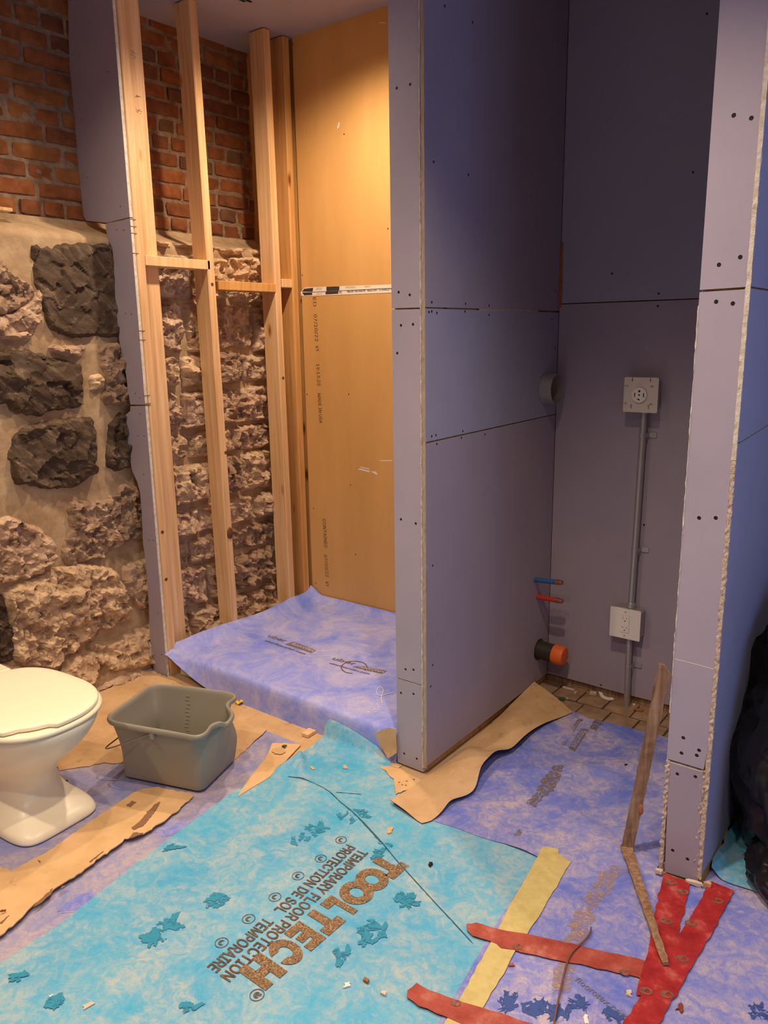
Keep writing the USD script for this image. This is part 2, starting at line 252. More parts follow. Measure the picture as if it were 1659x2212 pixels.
def fill(poly, res, jitter=0.25, seed=0):
    """triangulated polygon: points, triangles, boundary edges"""
    rg = np.random.default_rng(seed); pb = shapely.segmentize(poly, res)
    b = np.vstack([np.array(rr.coords)[:-1] for rr in [pb.exterior, *pb.interiors]])
    x0, y0, x1, y1 = poly.bounds; gx, gy = np.meshgrid(np.arange(x0, x1, res), np.arange(y0, y1, res)); g = np.c_[gx.ravel(), gy.ravel()]; g = g + rg.uniform(-jitter, jitter, g.shape) * res
    inner = poly.buffer(-res * 0.55)
    g = g[shapely.contains_xy(inner, g[:, 0], g[:, 1])] if not inner.is_empty else g[:0]
    p = np.vstack([b, g]); t = Delaunay(p).simplices; c = p[t].mean(1); t = t[shapely.contains_xy(poly.buffer(1e-5), c[:, 0], c[:, 1])]
    a = p[t[:, 1]] - p[t[:, 0]]; d = p[t[:, 2]] - p[t[:, 0]]; flip = a[:, 0] * d[:, 1] - a[:, 1] * d[:, 0] < 0; t[flip] = t[flip][:, ::-1]
    e = np.vstack([t[:, [0, 1]], t[:, [1, 2]], t[:, [2, 0]]]); s = set(map(tuple, e)); be = np.array([x for x in s if (x[1], x[0]) not in s])
    return p, t, be
def sheet(poly, zf, thick=0.0015, res=0.02, seed=0):
    """a thin sheet with real thickness lying over the plan polygon, its top at zf(x, y)"""
    p, t, be = fill(poly, res, seed=seed); z = zf(p[:, 0], p[:, 1]); n = len(p)
    v = np.vstack([np.c_[p, z], np.c_[p, z - thick]]); f = [t, t[:, ::-1] + n, np.c_[be[:, 0], be[:, 0] + n, be[:, 1] + n], np.c_[be[:, 0], be[:, 1] + n, be[:, 1]]]
    m = trimesh.Trimesh(v, np.vstack(f), process=False); return m
def n2(x, y, s, seed=0, oct=3): return fbm(np.c_[x * s, y * s, np.full(len(x), 0.37 + seed)], oct, seed) - 0.5
def smooth(a, b, x): t = np.clip((x - a) / (b - a), 0, 1); return t * t * (3 - 2 * t)
def ragged(pts, amp, step, seed):
    """polygon with an irregular torn or hand-cut edge"""
    rg = np.random.default_rng(seed); q = np.array(shapely.segmentize(Polygon(pts), step).exterior.coords)[:-1]
    return Polygon(q + rg.normal(0, amp, q.shape)).buffer(0)
def rough_bar(x0, x1, y0, y1, z0, z1, amp, seed, step=0.012):
    m = bx(x0, x1, y0, y1, z0, z1); k = max(2, int((z1 - z0) / step))
    zs = np.linspace(z0, z1, k); ring = np.array([(x0, y0), ((x0 + x1) / 2, y0), (x1, y0), (x1, y1), (x0, y1)])
    r = np.array([np.c_[ring, np.full(len(ring), z)] for z in zs]); rg = np.random.default_rng(seed); r[..., :2] += rg.normal(0, amp, r[..., :2].shape)
    return loft(r)
# a board is a gypsum core with a paper face; screw holes go through the face into the core
def board(parent, kind, plane, poly, holes=(), face='purple_board', t=0.0127, s=-1, label=None, hr=0.0042, seat=0.0009):
    hol = unary_union([disc(h, hr, 3) for h in holes]) if len(holes) else None
    paper = 0.0008
    P = poly.difference(hol) if hol is not None else poly
    if kind == 'y': conv = lambda m, off: facing_y(m, plane + off)
    else: conv = lambda m, off: facing_x(m, plane + s * off, s)
    core = conv(extr(P, t - paper), paper)
    pc = part(parent, 'drywall_panel', core, 'gypsum', label=label)
    part(pc, 'paper_face', conv(extr(P, paper), 0.0), face)
    if len(holes):
        for h in holes: part(pc, 'screw', conv(extr(disc(h, hr * 1.02, 3), 0.002), seat), 'hole_dark')
    return pc

# ------------------------------------------------------------------ the setting
XM = 0.118           # thickness of the middle stub wall, its right face is x = 0
YB = 0.8635          # back of the closet
XS = -1.304          # plane of the stud wall
XR, XR2, YR = 0.7553, 0.8615, -0.0213

fl = thing('floor', 'bare tan subfloor with a strip of old brown tiles at the closet back', 'floor', kind='structure')
part(fl, 'subfloor', bx(-2.2, 2.75, -3.7, 1.2, -0.12, -0.004), 'slab')
part(fl, 'tile_bed', bx(0.0, 0.755, 0.40, YB, -0.004, -0.002), 'grime')
rg = np.random.default_rng(3)
for row, (ya, yb) in enumerate([(0.43, 0.60), (0.602, 0.757), (0.762, 0.905)]):
    x = -0.03 + 0.035 * (row % 2)
    while x < 0.75:
        w = 0.104 + rg.uniform(-.006, .006); q = np.array([(x, ya), (x + w - .007, ya + rg.uniform(-.003, .003)), (x + w - .006, yb - .004), (x + .001, yb - .006)]) + rg.uniform(-.002, .002, (4, 2))
        pol = Polygon(q).buffer(-.004).buffer(.004, quad_segs=2); h = .004 + rg.uniform(0, .0025)
        part(fl, 'tile', flat_z(extr(pol, h), -.004), 'floor_tile'); x += w

ce = thing('ceiling', 'purple drywall ceiling with round downlight openings', 'ceiling', kind='structure')
cp = sbox(-1.75, -3.7, 2.75, 1.2).difference(unary_union([disc((a, b), .052, 8) for a, b, *_ in LAMPS]))
part(ce, 'drywall_panel', flat_z(extr(cp, 0.0127), CEIL), 'purple_board')
part(ce, 'ceiling_deck', bx(-2.2, 2.75, -3.7, 1.2, CEIL + .12, CEIL + .14), 'slab')
for i, (a, b, *_) in enumerate(LAMPS):
    d = thing('downlight', ['recessed ceiling downlight above the shower base', 'recessed ceiling downlight above the bucket', 'recessed ceiling downlight before the closet opening', 'recessed ceiling downlight behind the viewer, left', 'recessed ceiling downlight behind the viewer, middle', 'recessed ceiling downlight beyond the right stub wall', 'recessed ceiling downlight behind the viewer, right'][i], 'ceiling light', (a, b, CEIL), group='ceiling downlights')
    USED[('x', i)] = 1
    part(d, 'trim_ring', lathe([(.050, .0), (.050, -.003), (.064, -.003), (.066, 0), (.066, .001), (.050, .001)], (a, b, CEIL), (0, 0, 1), 32, False), 'trim_white', smooth=40)
    part(d, 'housing', lathe([(.049, 0), (.049, .06), (.047, .06), (.047, 0)], (a, b, CEIL), (0, 0, 1), 32, False), 'trim_white', smooth=40)
    part(d, 'lens', lathe([(.046, .03), (.046, .034)], (a, b, CEIL), (0, 0, 1), 32), 'lamp_lens')

for q in [(-1.175, 0.4776), (-1.159, 0.4964)]:
    part(ce, 'cable_slot', bx(q[0] - .006, q[0] + .006, q[1] - .012, q[1] + .012, CEIL - .0015, CEIL + .001), 'hole_dark')
# --- left wall: brick above, rubble stone below
wl = thing('wall_left', 'old left wall, red brick above and rough mortared fieldstone below', 'wall', kind='structure')
def grid_face(y0, y1, z0, z1, step, xf):
    ys, zs = np.arange(y0, y1 + step, step), np.arange(z0, z1 + step, step); Yg, Zg = np.meshgrid(ys, zs); v = np.c_[xf(Yg.ravel(), Zg.ravel()), Yg.ravel(), Zg.ravel()]
    n, m = Yg.shape; i, j = np.meshgrid(np.arange(n - 1), np.arange(m - 1), indexing='ij'); a = (i * m + j).ravel(); f = np.vstack([np.c_[a, a + 1, a + m + 1], np.c_[a, a + m + 1, a + m]])
    return trimesh.Trimesh(v, f, process=False)
part(wl, 'wall_mass', bx(-2.0, -1.66, -3.7, 1.2, -.1, CEIL + .1), 'stone_mortar')
part(wl, 'brick_mortar', grid_face(-1.7, 0.93, 1.70, 2.66, 0.009, lambda y, z: -1.6055 + .012 * n2(y, z, 24, 3, 4)), 'brick_mortar', smooth=True)
def brick_mesh(y, z, w, h, seed):
    m = trimesh.creation.box((.05, w, h)); m = m.subdivide().subdivide(); v = np.array(m.vertices); r = .007
    half = np.array([.025, w / 2, h / 2]); inner = np.clip(v, -half + r, half - r); d = v - inner; ln = np.linalg.norm(d, axis=1, keepdims=True); v = inner + np.where(ln > 1e-9, d / np.maximum(ln, 1e-9) * np.minimum(ln, r), 0)
    rg = np.random.default_rng(seed); v += (np.stack([fbm(v * 38 + seed * 3.7, 3, k) for k in range(3)], 1) - .5) * np.array([.012, .010, .010]); v[:, 0] += rg.uniform(-.004, .004)
    a = rg.normal(0, .012); v[:, 1:] = v[:, 1:] @ np.array([[math.cos(a), math.sin(a)], [-math.sin(a), math.cos(a)]])
    return trimesh.Trimesh(v + (-1.606 - .025 + .007, y, z), m.faces, process=False)
rg = np.random.default_rng(11); row = 0; z = 1.735
while z < 2.66:
    y = -1.45 + (row % 2) * .07 + rg.uniform(-.03, .03); header = row % 5 == 2
    while y < .90:
        w = (.098 if header or rg.random() < .12 else .202) + rg.uniform(-.012, .012)
        part(wl, 'brick', brick_mesh(y + w / 2, z + rg.uniform(-.003, .003), w - .014, .0525, int(rg.integers(1, 9999))), f'brick_{rg.choice(4, p=[.35, .3, .2, .15])}', smooth=50)
        y += w
    z += .0655; row += 1
def stone_x(y, z):
    base = -1.452 + .022 * n2(y, z, 5, 1, 4) + .012 * n2(y, z, 22, 2, 3)
    base = base + .035 * smooth(.16, .0, z)
    ledge = smooth(1.755, 1.83, z); return base * (1 - ledge) + (-1.60) * ledge
part(wl, 'stone_mortar', grid_face(-1.75, 0.93, -.02, 1.835, 0.016, stone_x), 'stone_mortar', smooth=True)
def stone(pts, material, prot=.03, rough=.012, seed=1, strata=None, res=.0075, nf=6, name='stone', grow=0.0):
    pts = list(Polygon(pts).buffer(grow).exterior.coords)[:-1] if grow else pts; poly = ragged(pts, .003, .02, seed); poly = poly if poly.geom_type == 'Polygon' else max(poly.geoms, key=lambda g: g.area)
    p, t, be = fill(poly, res, .3, seed); rg = np.random.default_rng(seed); d = shapely.distance(poly.exterior, shapely.points(p)); c = np.array(poly.centroid.coords[0]); s = math.sqrt(poly.area)
    h = np.full(len(p), 9.0)
    for k in range(nf):     # split faces: the lowest of a few tilted planes
        q = c + rg.normal(0, .3 * s, 2); g = rg.normal(0, .16, 2); h = np.minimum(h, prot * rg.uniform(1.0, 1.5) + (p - q) @ g)
    h = np.clip(h, prot * .6, prot * 1.8); r1 = fbm(np.c_[p * 19, np.full(len(p), seed * 1.3)], 4, seed); h = h + rough * (.45 if strata is not None else 1.0) * ((1.5 * (.55 - 2 * np.abs(r1 - .5))) - 6.6 * np.maximum(0, .42 - fbm(np.c_[p * 31, np.full(len(p), seed * 2.1)], 2, seed + 9)))
    slate = strata is not None; ns_ = max(5, int(poly.area / (.006 if slate else .0011))); site = c + rg.uniform(-.62, .62, (ns_ * 2, 2)) * s; til = rg.normal(0, .30, (len(site), 2)); off = rg.normal(0, .42, len(site))
    pw = p + .010 * (np.stack([fbm(np.c_[p * 30, np.full(len(p), seed + k * 9.)], 2, seed + k) for k in (0, 1)], 1) - .5) * 2; ix = cKDTree(site).query(pw * np.array([1.0, 1.0]))[1]
    h += np.clip(rough * off[ix] + ((p - site[ix]) * til[ix]).sum(1) * min(1.0, rough / .016), -rough * 1.6, rough * 1.8)
    if strata is not None: h += rough * .8 * np.abs(((p @ np.array([math.cos(strata), math.sin(strata)])) * 26 + 2 * fbm(np.c_[p * 8, np.zeros(len(p))], 3, seed)) % 1 - .5)
    h = np.maximum(h, prot * .3) * smooth(-.003, .016, d) + .004 * smooth(.0, .01, d)
    base = np.array([stone_x(p[:, 0], p[:, 1])]).ravel() - .006
    v = np.c_[base + h, p]
    n = len(p); b = np.c_[np.full(n, -1.56), p]; f = np.vstack([t, np.c_[be[:, 0], be[:, 0] + n, be[:, 1] + n], np.c_[be[:, 0], be[:, 1] + n, be[:, 1]]])
    part(wl, name, trimesh.Trimesh(np.vstack([v, b]), f, process=False), material, smooth=16)
STONES = [
 ([(-0.3267, 1.713), (-0.2746, 1.707), (-0.2142, 1.719), (-0.1474, 1.729), (-0.01838, 1.736), (0.001943, 1.684), (-0.006287, 1.553), (-0.0167, 1.4), (-0.1544, 1.4), (-0.2081, 1.397), (-0.2674, 1.413), (-0.3007, 1.442), (-0.3161, 1.504), (-0.3315, 1.58), (-0.3291, 1.656)], 'stone_0', .030, .006, .7),
 ([(-0.5107, 1.66), (-0.4403, 1.645), (-0.4282, 1.609), (-0.3844, 1.59), (-0.3483, 1.567), (-0.3565, 1.535), (-0.4034, 1.502), (-0.4308, 1.486), (-0.4774, 1.478), (-0.5457, 1.477)], 'stone_3', .040, .014, None),
 ([(-0.4779, 1.474), (-0.427, 1.482), (-0.3994, 1.5), (-0.3526, 1.531), (-0.325, 1.56), (-0.3298, 1.463), (-0.3776, 1.394), (-0.4421, 1.393), (-0.5342, 1.411), (-0.5268, 1.469)], 'stone_1', .034, .014, None),
 ([(-0.5814, 1.35), (-0.4477, 1.347), (-0.4001, 1.352), (-0.3232, 1.327), (-0.1833, 1.292), (-0.1915, 1.24), (-0.2059, 1.144), (-0.3315, 1.137), (-0.3879, 1.121), (-0.4682, 1.144), (-0.4899, 1.175), (-0.6038, 1.175)], 'stone_0', .030, .010, .9),
 ([(-0.3103, 1.36), (-0.2357, 1.363), (-0.1587, 1.36), (-0.1725, 1.324), (-0.2393, 1.331), (-0.294, 1.343)], 'stone_1', .024, .012, None),
 ([(-0.09915, 1.355), (-0.01967, 1.371), (0.02157, 1.302), (0.01599, 1.192), (0.01498, 1.127), (-0.09608, 1.14), (-0.1082, 1.173), (-0.08995, 1.199), (-0.09459, 1.253), (-0.1006, 1.293)], 'stone_3', .032, .018, None),
 ([(-0.1511, 1.247), (-0.1027, 1.249), (-0.1049, 1.204), (-0.1513, 1.198)], 'stone_2', .020, .010, None),
 ([(-0.4786, 1.058), (-0.4289, 1.074), (-0.3508, 1.089), (-0.2563, 1.094), (-0.168, 1.09), (-0.1574, 1.023), (-0.1636, 0.9415), (-0.1835, 0.8751), (-0.2697, 0.8426), (-0.3414, 0.8475), (-0.4179, 0.8664), (-0.4946, 0.8916), (-0.5024, 0.9689)], 'stone_0', .044, .014, .5),
 ([(-0.08857, 1.062), (-0.03153, 1.098), (0.01851, 1.051), (0.001642, 0.8814), (-0.07561, 0.8781), (-0.1162, 0.898)], 'stone_0', .026, .014, None),
 ([(-0.2899, 0.7713), (-0.2137, 0.7612), (-0.132, 0.7475), (-0.06162, 0.8024), (0.03718, 0.7814), (0.02383, 0.5844), (-0.1006, 0.5816), (-0.175, 0.54), (-0.2361, 0.5544), (-0.3277, 0.5434), (-0.3369, 0.5922), (-0.2933, 0.6753)], 'stone_3', .034, .018, None),
 ([(-0.6655, 0.7566), (-0.5365, 0.7602), (-0.4497, 0.7121), (-0.3929, 0.6462), (-0.3909, 0.5818), (-0.4325, 0.5463), (-0.5151, 0.5403), (-0.6912, 0.5561)], 'stone_1', .034, .018, None),
 ([(-0.5772, 0.4989), (-0.5101, 0.5075), (-0.3775, 0.5324), (-0.2504, 0.5172), (-0.1396, 0.4676), (-0.0919, 0.3395), (-0.1081, 0.2626), (-0.3123, 0.2319), (-0.3394, 0.2163), (-0.4432, 0.1698), (-0.5539, 0.2189), (-0.5706, 0.2664), (-0.5726, 0.3585)], 'stone_2', .052, .022, None),
 ([(-0.08494, 0.4638), (0.03042, 0.471), (0.02449, 0.2856), (-0.0394, 0.2937), (-0.07244, 0.3646)], 'stone_1', .028, .014, None),
 ([(-0.275, 0.1947), (-0.1826, 0.1586), (-0.1025, 0.1784), (0.02634, 0.1793), (0.01935, 0.04195), (-0.08695, 0.04736), (-0.1967, 0.07628), (-0.2513, 0.1213)], 'stone_2', .036, .016, None),
 ([(-0.4153, 0.116), (-0.3441, 0.1738), (-0.2615, 0.1501), (-0.2565, 0.09781), (-0.3014, 0.04853), (-0.3638, 0.04224)], 'stone_2', .036, .012, None),
 ([(-0.2742, 0.007627), (-0.176, 0.009025), (-0.09052, 0.01152), (0.01486, -0.005326), (0.01186, -0.03695), (-0.1242, -0.03696), (-0.2646, -0.0527), (-0.3024, -0.05801)], 'stone_1', .034, .014, None),
 ([(-0.6965, 0.5147), (-0.596, 0.4865), (-0.5883, 0.4443), (-0.5774, 0.3555), (-0.5823, 0.2428), (-0.7266, 0.2803)], 'stone_0', .022, .014, None),
 ([(-0.7288, 0.2634), (-0.5988, 0.2164), (-0.5369, 0.1706), (-0.4341, 0.123), (-0.4704, 0.05911), (-0.7413, 0.1656)], 'stone_1', .030, .014, None),
]
for k, (pts, m, pr, ro, st) in enumerate(STONES): stone(pts, m, pr, ro, 20 + k, st, grow=.009 if k < 9 else .016)
def coursed(y0, y1, z0, z1, seed, mats, prot, rough):
    rg = np.random.default_rng(seed); z = z0
    while z < z1 - .05:
        h = min(rg.uniform(.12, .22), z1 - z); y = y0 - rg.uniform(0, .12)
        while y < y1:
            w = rg.uniform(.16, .34); a, b = y + .005, y + w - .005
            if b > y0 + .03 and a < y1 - .03:
                a, b = max(a, y0), min(b, y1); j = lambda s=.014: rg.uniform(-s, s)
                pts = [(a + j(), z + .008 + j(.006)), ((a + b) / 2 + j(.03), z + .006 + j()), (b + j(), z + .010 + j(.006)), (b + j(.008), z + h / 2 + j(.03)), (b + j(), z + h - .012 + j(.006)), ((a + b) / 2 + j(.03), z + h - .010 + j()), (a + j(), z + h - .010 + j(.006)), (a + j(.008), z + h / 2 + j(.03))]
                stone(pts, str(rg.choice(mats)), prot * rg.uniform(.7, 1.2), rough, int(rg.integers(100, 9999)), None)
            y += w
        z += h
coursed(.06, .905, .0, 1.79, 5, ['stone_1', 'stone_2', 'stone_2', 'stone_1', 'stone_3'], .034, .022)
coursed(-1.70, -.66, .0, 1.70, 6, ['stone_0', 'stone_1', 'stone_2'], .036, .014)

le = thing('wood_shim', 'thin wood offcut lying on the mortar ledge under the bricks', 'wood block', (-1.50, -.40, 1.83))
part(le, 'block', bx(-1.54, -1.49, -.52, -.365, 1.825, 1.838, .002), 'pine')
# --- stud wall of the shower alcove, framing still open
ws = thing('wall_studs', 'open pine stud wall on the left side of the shower alcove', 'stud wall', kind='structure')
Z0, ZT = 0.0, CEIL - .002
def stud(y0, y1, x0=XS - .089, x1=XS, m='pine', z0=Z0, lean=0.0, label=None):
    s = bx(x0, x1, y0, y1, z0, ZT, .0035); v = np.array(s.vertices); v[:, 1] += lean * (v[:, 2] / ZT); s.vertices = v
    return part(ws, 'stud', s, m, label=label)
ya = YR + .0165
s1 = stud(ya, ya + .038); s2 = stud(ya + .040, ya + .129, XS - .080, XS - .042); sb = stud(.349, .387, lean=-.026); sc = stud(.722, .760, lean=-.010); sd = stud(.826, .864, m='pine_orange')
part(ws, 'bottom_plate', bx(XS - .089, XS - .001, ya, .864, -.003, .036), 'pine')
part(ws, 'blocking', bx(XS - .070, XS, ya + .0385, .3475, 1.657, 1.694, .002), 'pine')
part(ws, 'blocking', bx(XS - .089, XS, .3875, .7215, 1.580, 1.617, .002), 'pine_orange', label='orange-brown blocking')
part(ws, 'blocking', bx(XS - .089, XS - .001, .7605, .8255, 1.603, 1.640, .002), 'pine')
kn = trimesh.creation.icosphere(2, 1.0); kv = np.array(kn.vertices); kv = kv * (.010, .017, .026) * (1 + .5 * (fbm(kv * 2.1, 3, 4) - .5)[:, None]); kn.vertices = kv + (XS - .001, .366, .540)
part(sb, 'knot', kn, 'wood_knot', smooth=True, label='large dark red-brown knot')
for y, z, q in [(.352, 1.6, 1), (.37, .9, 1), (.012, .62, 1), (.012, .42, 1), (.74, 1.2, 1)]:
    k = lathe([(.009, -.002), (.007, .0008)], (XS, y, z), (1, 0, 0), 10); part({True: s1, False: sb if y < .5 else sc}[y < .1], 'knot', k, 'wood_knot')
# grade stamps and scribbles on the timber
def stamp(parent, plane, c, w, h, seed, ax='x'):
    rg = np.random.default_rng(seed); bits = []
    for k in range(10):
        a, b = rg.uniform(-w, w), rg.uniform(-h, h); bits.append(sbox(c[0] + a, c[1] + b, c[0] + a + rg.uniform(.003, .010), c[1] + b + rg.uniform(.0008, .0022)))
    g = extr(unary_union(bits), .0004); part(parent, 'ink_stamp', facing_x(g, plane, 1) if ax == 'x' else facing_y(g, plane), 'stamp_ink')
stamp(s2, XS - .0420, (.078, 2.40), .012, .012, 1); stamp(s2, XS - .0420, (.085, 2.26), .014, .004, 2); stamp(s2, XS - .0420, (.085, 2.21), .012, .008, 3)
for st, yy, zz, sd_ in ((sb, .3484 - .021, 2.36, 4), (sb, .3484 - .023, 2.53, 5), (sc, .7214 - .008, 2.48, 6), (sc, .7214 - .008, 2.30, 7)): stamp(st, yy, (XS - .045, zz), .014, .012, sd_, 'y')
# scribed drywall strip closing the end of the stud wall against the stone
top = Polygon([(-1.558, 2.691), (-1.599, 2.393), (-1.605, 2.136), (-1.6, 1.858), (-1.585, 1.839), (-1.458, 1.819)] + [(XS, 1.825), (XS, CEIL)])
mid = Polygon([(-1.457, 1.813), (-1.459, 1.791), (-1.449, 1.756), (-1.429, 1.725), (-1.426, 1.673), (-1.433, 1.614), (-1.439, 1.527), (-1.441, 1.438), (-1.435, 1.376), (-1.42, 1.317), (-1.411, 1.25), (-1.405, 1.181), (-1.399, 1.133)] + [(XS, 1.137), (XS, 1.821)])
low = Polygon([(-1.4, 1.127), (-1.404, 1.108), (-1.436, 1.092), (-1.449, 1.045), (-1.442, 0.9839), (-1.444, 0.9122)] + [(-1.436, 0.9158), (-1.424, 0.8641), (-1.398, 0.8233), (-1.384, 0.7814), (-1.386, 0.6693), (-1.394, 0.5695), (-1.387, 0.5006), (-1.387, 0.4097), (-1.39, 0.2965), (-1.4, 0.1903), (-1.402, 0.08435), (-1.395, 0.01682), (-1.388, -0.009431)] + [(XS, -.002), (XS, 1.132)])
H1 = [(-1.366, 2.324), (-1.551, 2.195), (-1.552, 1.992), (-1.356, 1.867)]
H2 = [(-1.391, 1.788), (-1.348, 1.783), (-1.381, 1.481), (-1.343, 1.478), (-1.361, 1.178), (-1.334, 1.161)]
H3 = [(-1.342, 1.099), (-1.367, 1.011), (-1.327, 1.013), (-1.351, 0.8576), (-1.354, 0.586), (-1.323, 0.5906), (-1.332, 0.2762), (-1.33, 0.09438)]
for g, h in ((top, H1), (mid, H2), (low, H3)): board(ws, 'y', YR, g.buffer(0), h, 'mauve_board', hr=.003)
for k in range(9):
    zz = [(-0.002507, 1.817), (-0.002928, 1.792), (-0.003349, 1.768), (-0.004293, 1.697), (-0.01565, 1.415), (-0.01279, 1.381), (-0.007965, 1.17), (-0.002366, 1.139), (0.003533, 1.133)][k][1]
    part(ws, 'torn_paper', bx(XS - .001, XS + .001, YR - .002, YR + .026, zz, zz + .0022), 'stamp_ink')

# --- back wall of the alcove: gold faced board
wa = thing('wall_alcove', 'gold-brown faced drywall at the back of the shower alcove', 'wall', kind='structure')
YG = 0.876
gh = [(-1.292, 2.621), (-1.017, 2.219), (-0.7901, 1.819), (-1.288, 1.659), (-1.29, 1.55), (-1.286, 1.116), (-1.027, 1.125), (-1.03, 0.7041), (-1.27, 0.564), (-1.009, 0.3708), (-1.273, 0.1795), (-1.017, 0.1144)]
gx0 = XS + .008
board(wa, 'y', YG, sbox(gx0, 1.572, -XM - .004, CEIL), [h for h in gh if h[1] > 1.60], face='gold_board', hr=.0032)
board(wa, 'y', YG, sbox(gx0, .10, -XM - .004, 1.569), [h for h in gh if h[1] < 1.55], face='gold_board', hr=.0032)
part(wa, 'backing', bx(-1.62, -.10, YG + .016, YG + .10, -.1, CEIL + .1), 'pine_orange')
tp = Polygon([(-1.301, 1.586), (-1.28, 1.601), (-1.268, 1.605), (-0.7631, 1.594), (-0.7637, 1.561), (-1.285, 1.566), (-1.299, 1.571)]).buffer(0)
tp = tp.intersection(sbox(-9, 0, -XM - .005, 9))
tape = thing('board_edge_tape', 'white printed paper edge tape running across the gold board joint', 'tape', (-1.2, YG, 1.58))
tm = part(tape, 'tape_strip', facing_y(extr(tp, .0006), YG - .0010), 'label_white')
for q in ([(-1.292, 1.587), (-1.277, 1.599), (-1.222, 1.601), (-1.226, 1.584)], [(-1.29, 1.583), (-1.229, 1.582), (-1.229, 1.57), (-1.279, 1.57)], [(-1.141, 1.602), (-1.064, 1.6), (-1.066, 1.583), (-1.141, 1.583)], [(-1.147, 1.581), (-1.07, 1.58), (-1.072, 1.569), (-1.147, 1.569)]):
    part(tape, 'print_block', facing_y(extr(Polygon(q), .0004), YG - .0015), 'label_black')
part(tape, 'fold_line', facing_y(extr(Polygon([(-1.226, 1.583), (-0.7682, 1.58), (-0.7683, 1.578), (-1.226, 1.581)]), .0004), YG - .0015), 'board_print')
def wallprint(parent, name, text, start, end, h, y, m, bold=False):
    """printed line of text on a wall facing the camera, from start to end (x, z), letters h tall"""
    g = meshkit.text_mesh(text, h, .0004, bold); w = g.bounds[1][0]; s, e = np.array(start), np.array(end); d = e - s; ln = np.linalg.norm(d); d /= ln; u = np.array([-d[1], d[0]])
    v = g.vertices; q = s + np.outer(v[:, 0] * ln / w, d) + np.outer(v[:, 1], u)
    mesh = trimesh.Trimesh(np.c_[q[:, 0], y - v[:, 2], q[:, 1]], g.faces, process=False); mesh.fix_normals()
    part(parent, name, mesh, m)
def wp(parent, text, p0, p1, h, m, y=YG - .0002, **k): wallprint(parent, 'lettering', text, p0, p1, h, y, m, **k)
a, b = [(-1.218, 1.553), (-1.221, 0.9878)]; 
pt = lambda q: q
for txt, p, q in (('ED', *[(-1.226, 1.562), (-1.225, 1.519)]), ('07/20/22', *[(-1.224, 1.486), (-1.221, 1.363)]), ('KY', *[(-1.222, 1.34), (-1.217, 1.315)]), ('19:13:25', *[(-1.22, 1.262), (-1.216, 1.159)]), ('MADE IN USA', *[(-1.217, 1.125), (-1.212, 0.9839)]),
                  ('CONTAINED', *[(-1.212, 0.5205), (-1.206, 0.3746)]), ('07/20/22', *[(-1.21, 0.3409), (-1.203, 0.2259)]), ('KY', *[(-1.207, 0.2012), (-1.202, 0.1758)])):
    wp(wa, txt, p, q, .019, 'board_print')
TXT = [('RESISTANT + MOLD RESISTANT', *[(-1.019, 1.572), (-0.914, 1.572)], .0085), ('RESISTANT TO HUMIDITY', *[(-0.9063, 1.572), (-0.7733, 1.571)], .0085), ('X2', *[(-1.066, 1.571), (-1.051, 1.571)], .010)]
for t_, p, q, h in TXT: wallprint(tape, 'lettering', t_, p, q, h, YG - .0014, 'label_black')
for q in ([(-1.202, 1.601), (-1.169, 1.6), (-1.169, 1.591), (-1.203, 1.591)], [(-1.203, 1.577), (-1.17, 1.577), (-1.17, 1.57), (-1.204, 1.57)], [(-1.029, 1.598), (-0.9705, 1.597), (-0.9708, 1.589), (-1.029, 1.59)], [(-0.9211, 1.595), (-0.8878, 1.595), (-0.888, 1.589), (-0.9213, 1.59)]):
    part(tape, 'fine_print', facing_y(extr(Polygon(q), .0003), YG - .0013), 'chip')
# scuffs where the gold paper is torn
sc_ = thing('paper_scuffs', 'pale torn scuff marks in the gold board paper above the shower base', 'scuff', (-.9, YG, .7))
for q in ([(-0.9833, 0.7836), (-0.9664, 0.7884), (-0.9135, 0.7821), (-0.9165, 0.7757)], [(-0.9047, 0.7801), (-0.8785, 0.7825), (-0.8661, 0.7689), (-0.8788, 0.7695)], [(-0.8544, 0.8352), (-0.7852, 0.8419), (-0.7853, 0.8382), (-0.8533, 0.8325)], [(-1.054, 2.246), (-1.046, 2.267), (-1.039, 2.27), (-1.044, 2.25)], [(-0.8221, 2.599), (-0.8034, 2.598), (-0.7839, 2.591), (-0.8035, 2.595)], [(-0.9662, 0.7969), (-0.9132, 0.7923), (-0.9144, 0.7894), (-0.9687, 0.7938)]):
    part(sc_, 'scuff_mark', facing_y(extr(Polygon(q).buffer(.0005), .0003), YG - .0004), 'label_white')

# --- middle stub wall between alcove and closet
wm = thing('wall_middle', 'purple drywall stub wall between shower alcove and closet', 'wall', kind='structure')
FR = 0.0127
zj1, zj2 = [(-0.1258, 0.3046), (-0.0164, 0.3054)]
fx0, fx1 = -XM, -FR - .0015
ph = [(-0.09112, 2.043), (-0.0461, 2.044), (-0.09231, 1.506), (-0.05307, 1.497), (-0.08527, 1.413), (-0.04247, 1.415), (-0.09977, 1.334), (-0.09284, 0.8342), (-0.03732, 0.8285), (-0.1004, 0.2566), (-0.05076, 0.2673), (-0.08997, 0.04412), (-0.0398, 0.04276), (-0.08092, 0.3436), (-0.05005, 0.35)]
A_ = Polygon([(fx0, 1.462), (fx1, 1.461), (fx1, CEIL), (fx0, CEIL)]); B_2 = Polygon([(fx0, zj1[1] + .0018), (fx1, zj2[1] + .0018), (fx1, 1.457), (fx0, 1.458)]); C_2 = Polygon([(fx0, .004), (fx1, .004), (fx1, zj2[1] - .0018), (fx0, zj1[1] - .0018)])
for g in (A_, B_2, C_2): board(wm, 'y', 0.0, g, [h for h in ph if g.contains(Point(h))])
jl, jr = [(0.003976, 1.077), (0.8519, 1.085)]
vy, vz, vr = .775, 1.186, .054
sh1 = [(.022, 1.10), (.014, 1.50)]
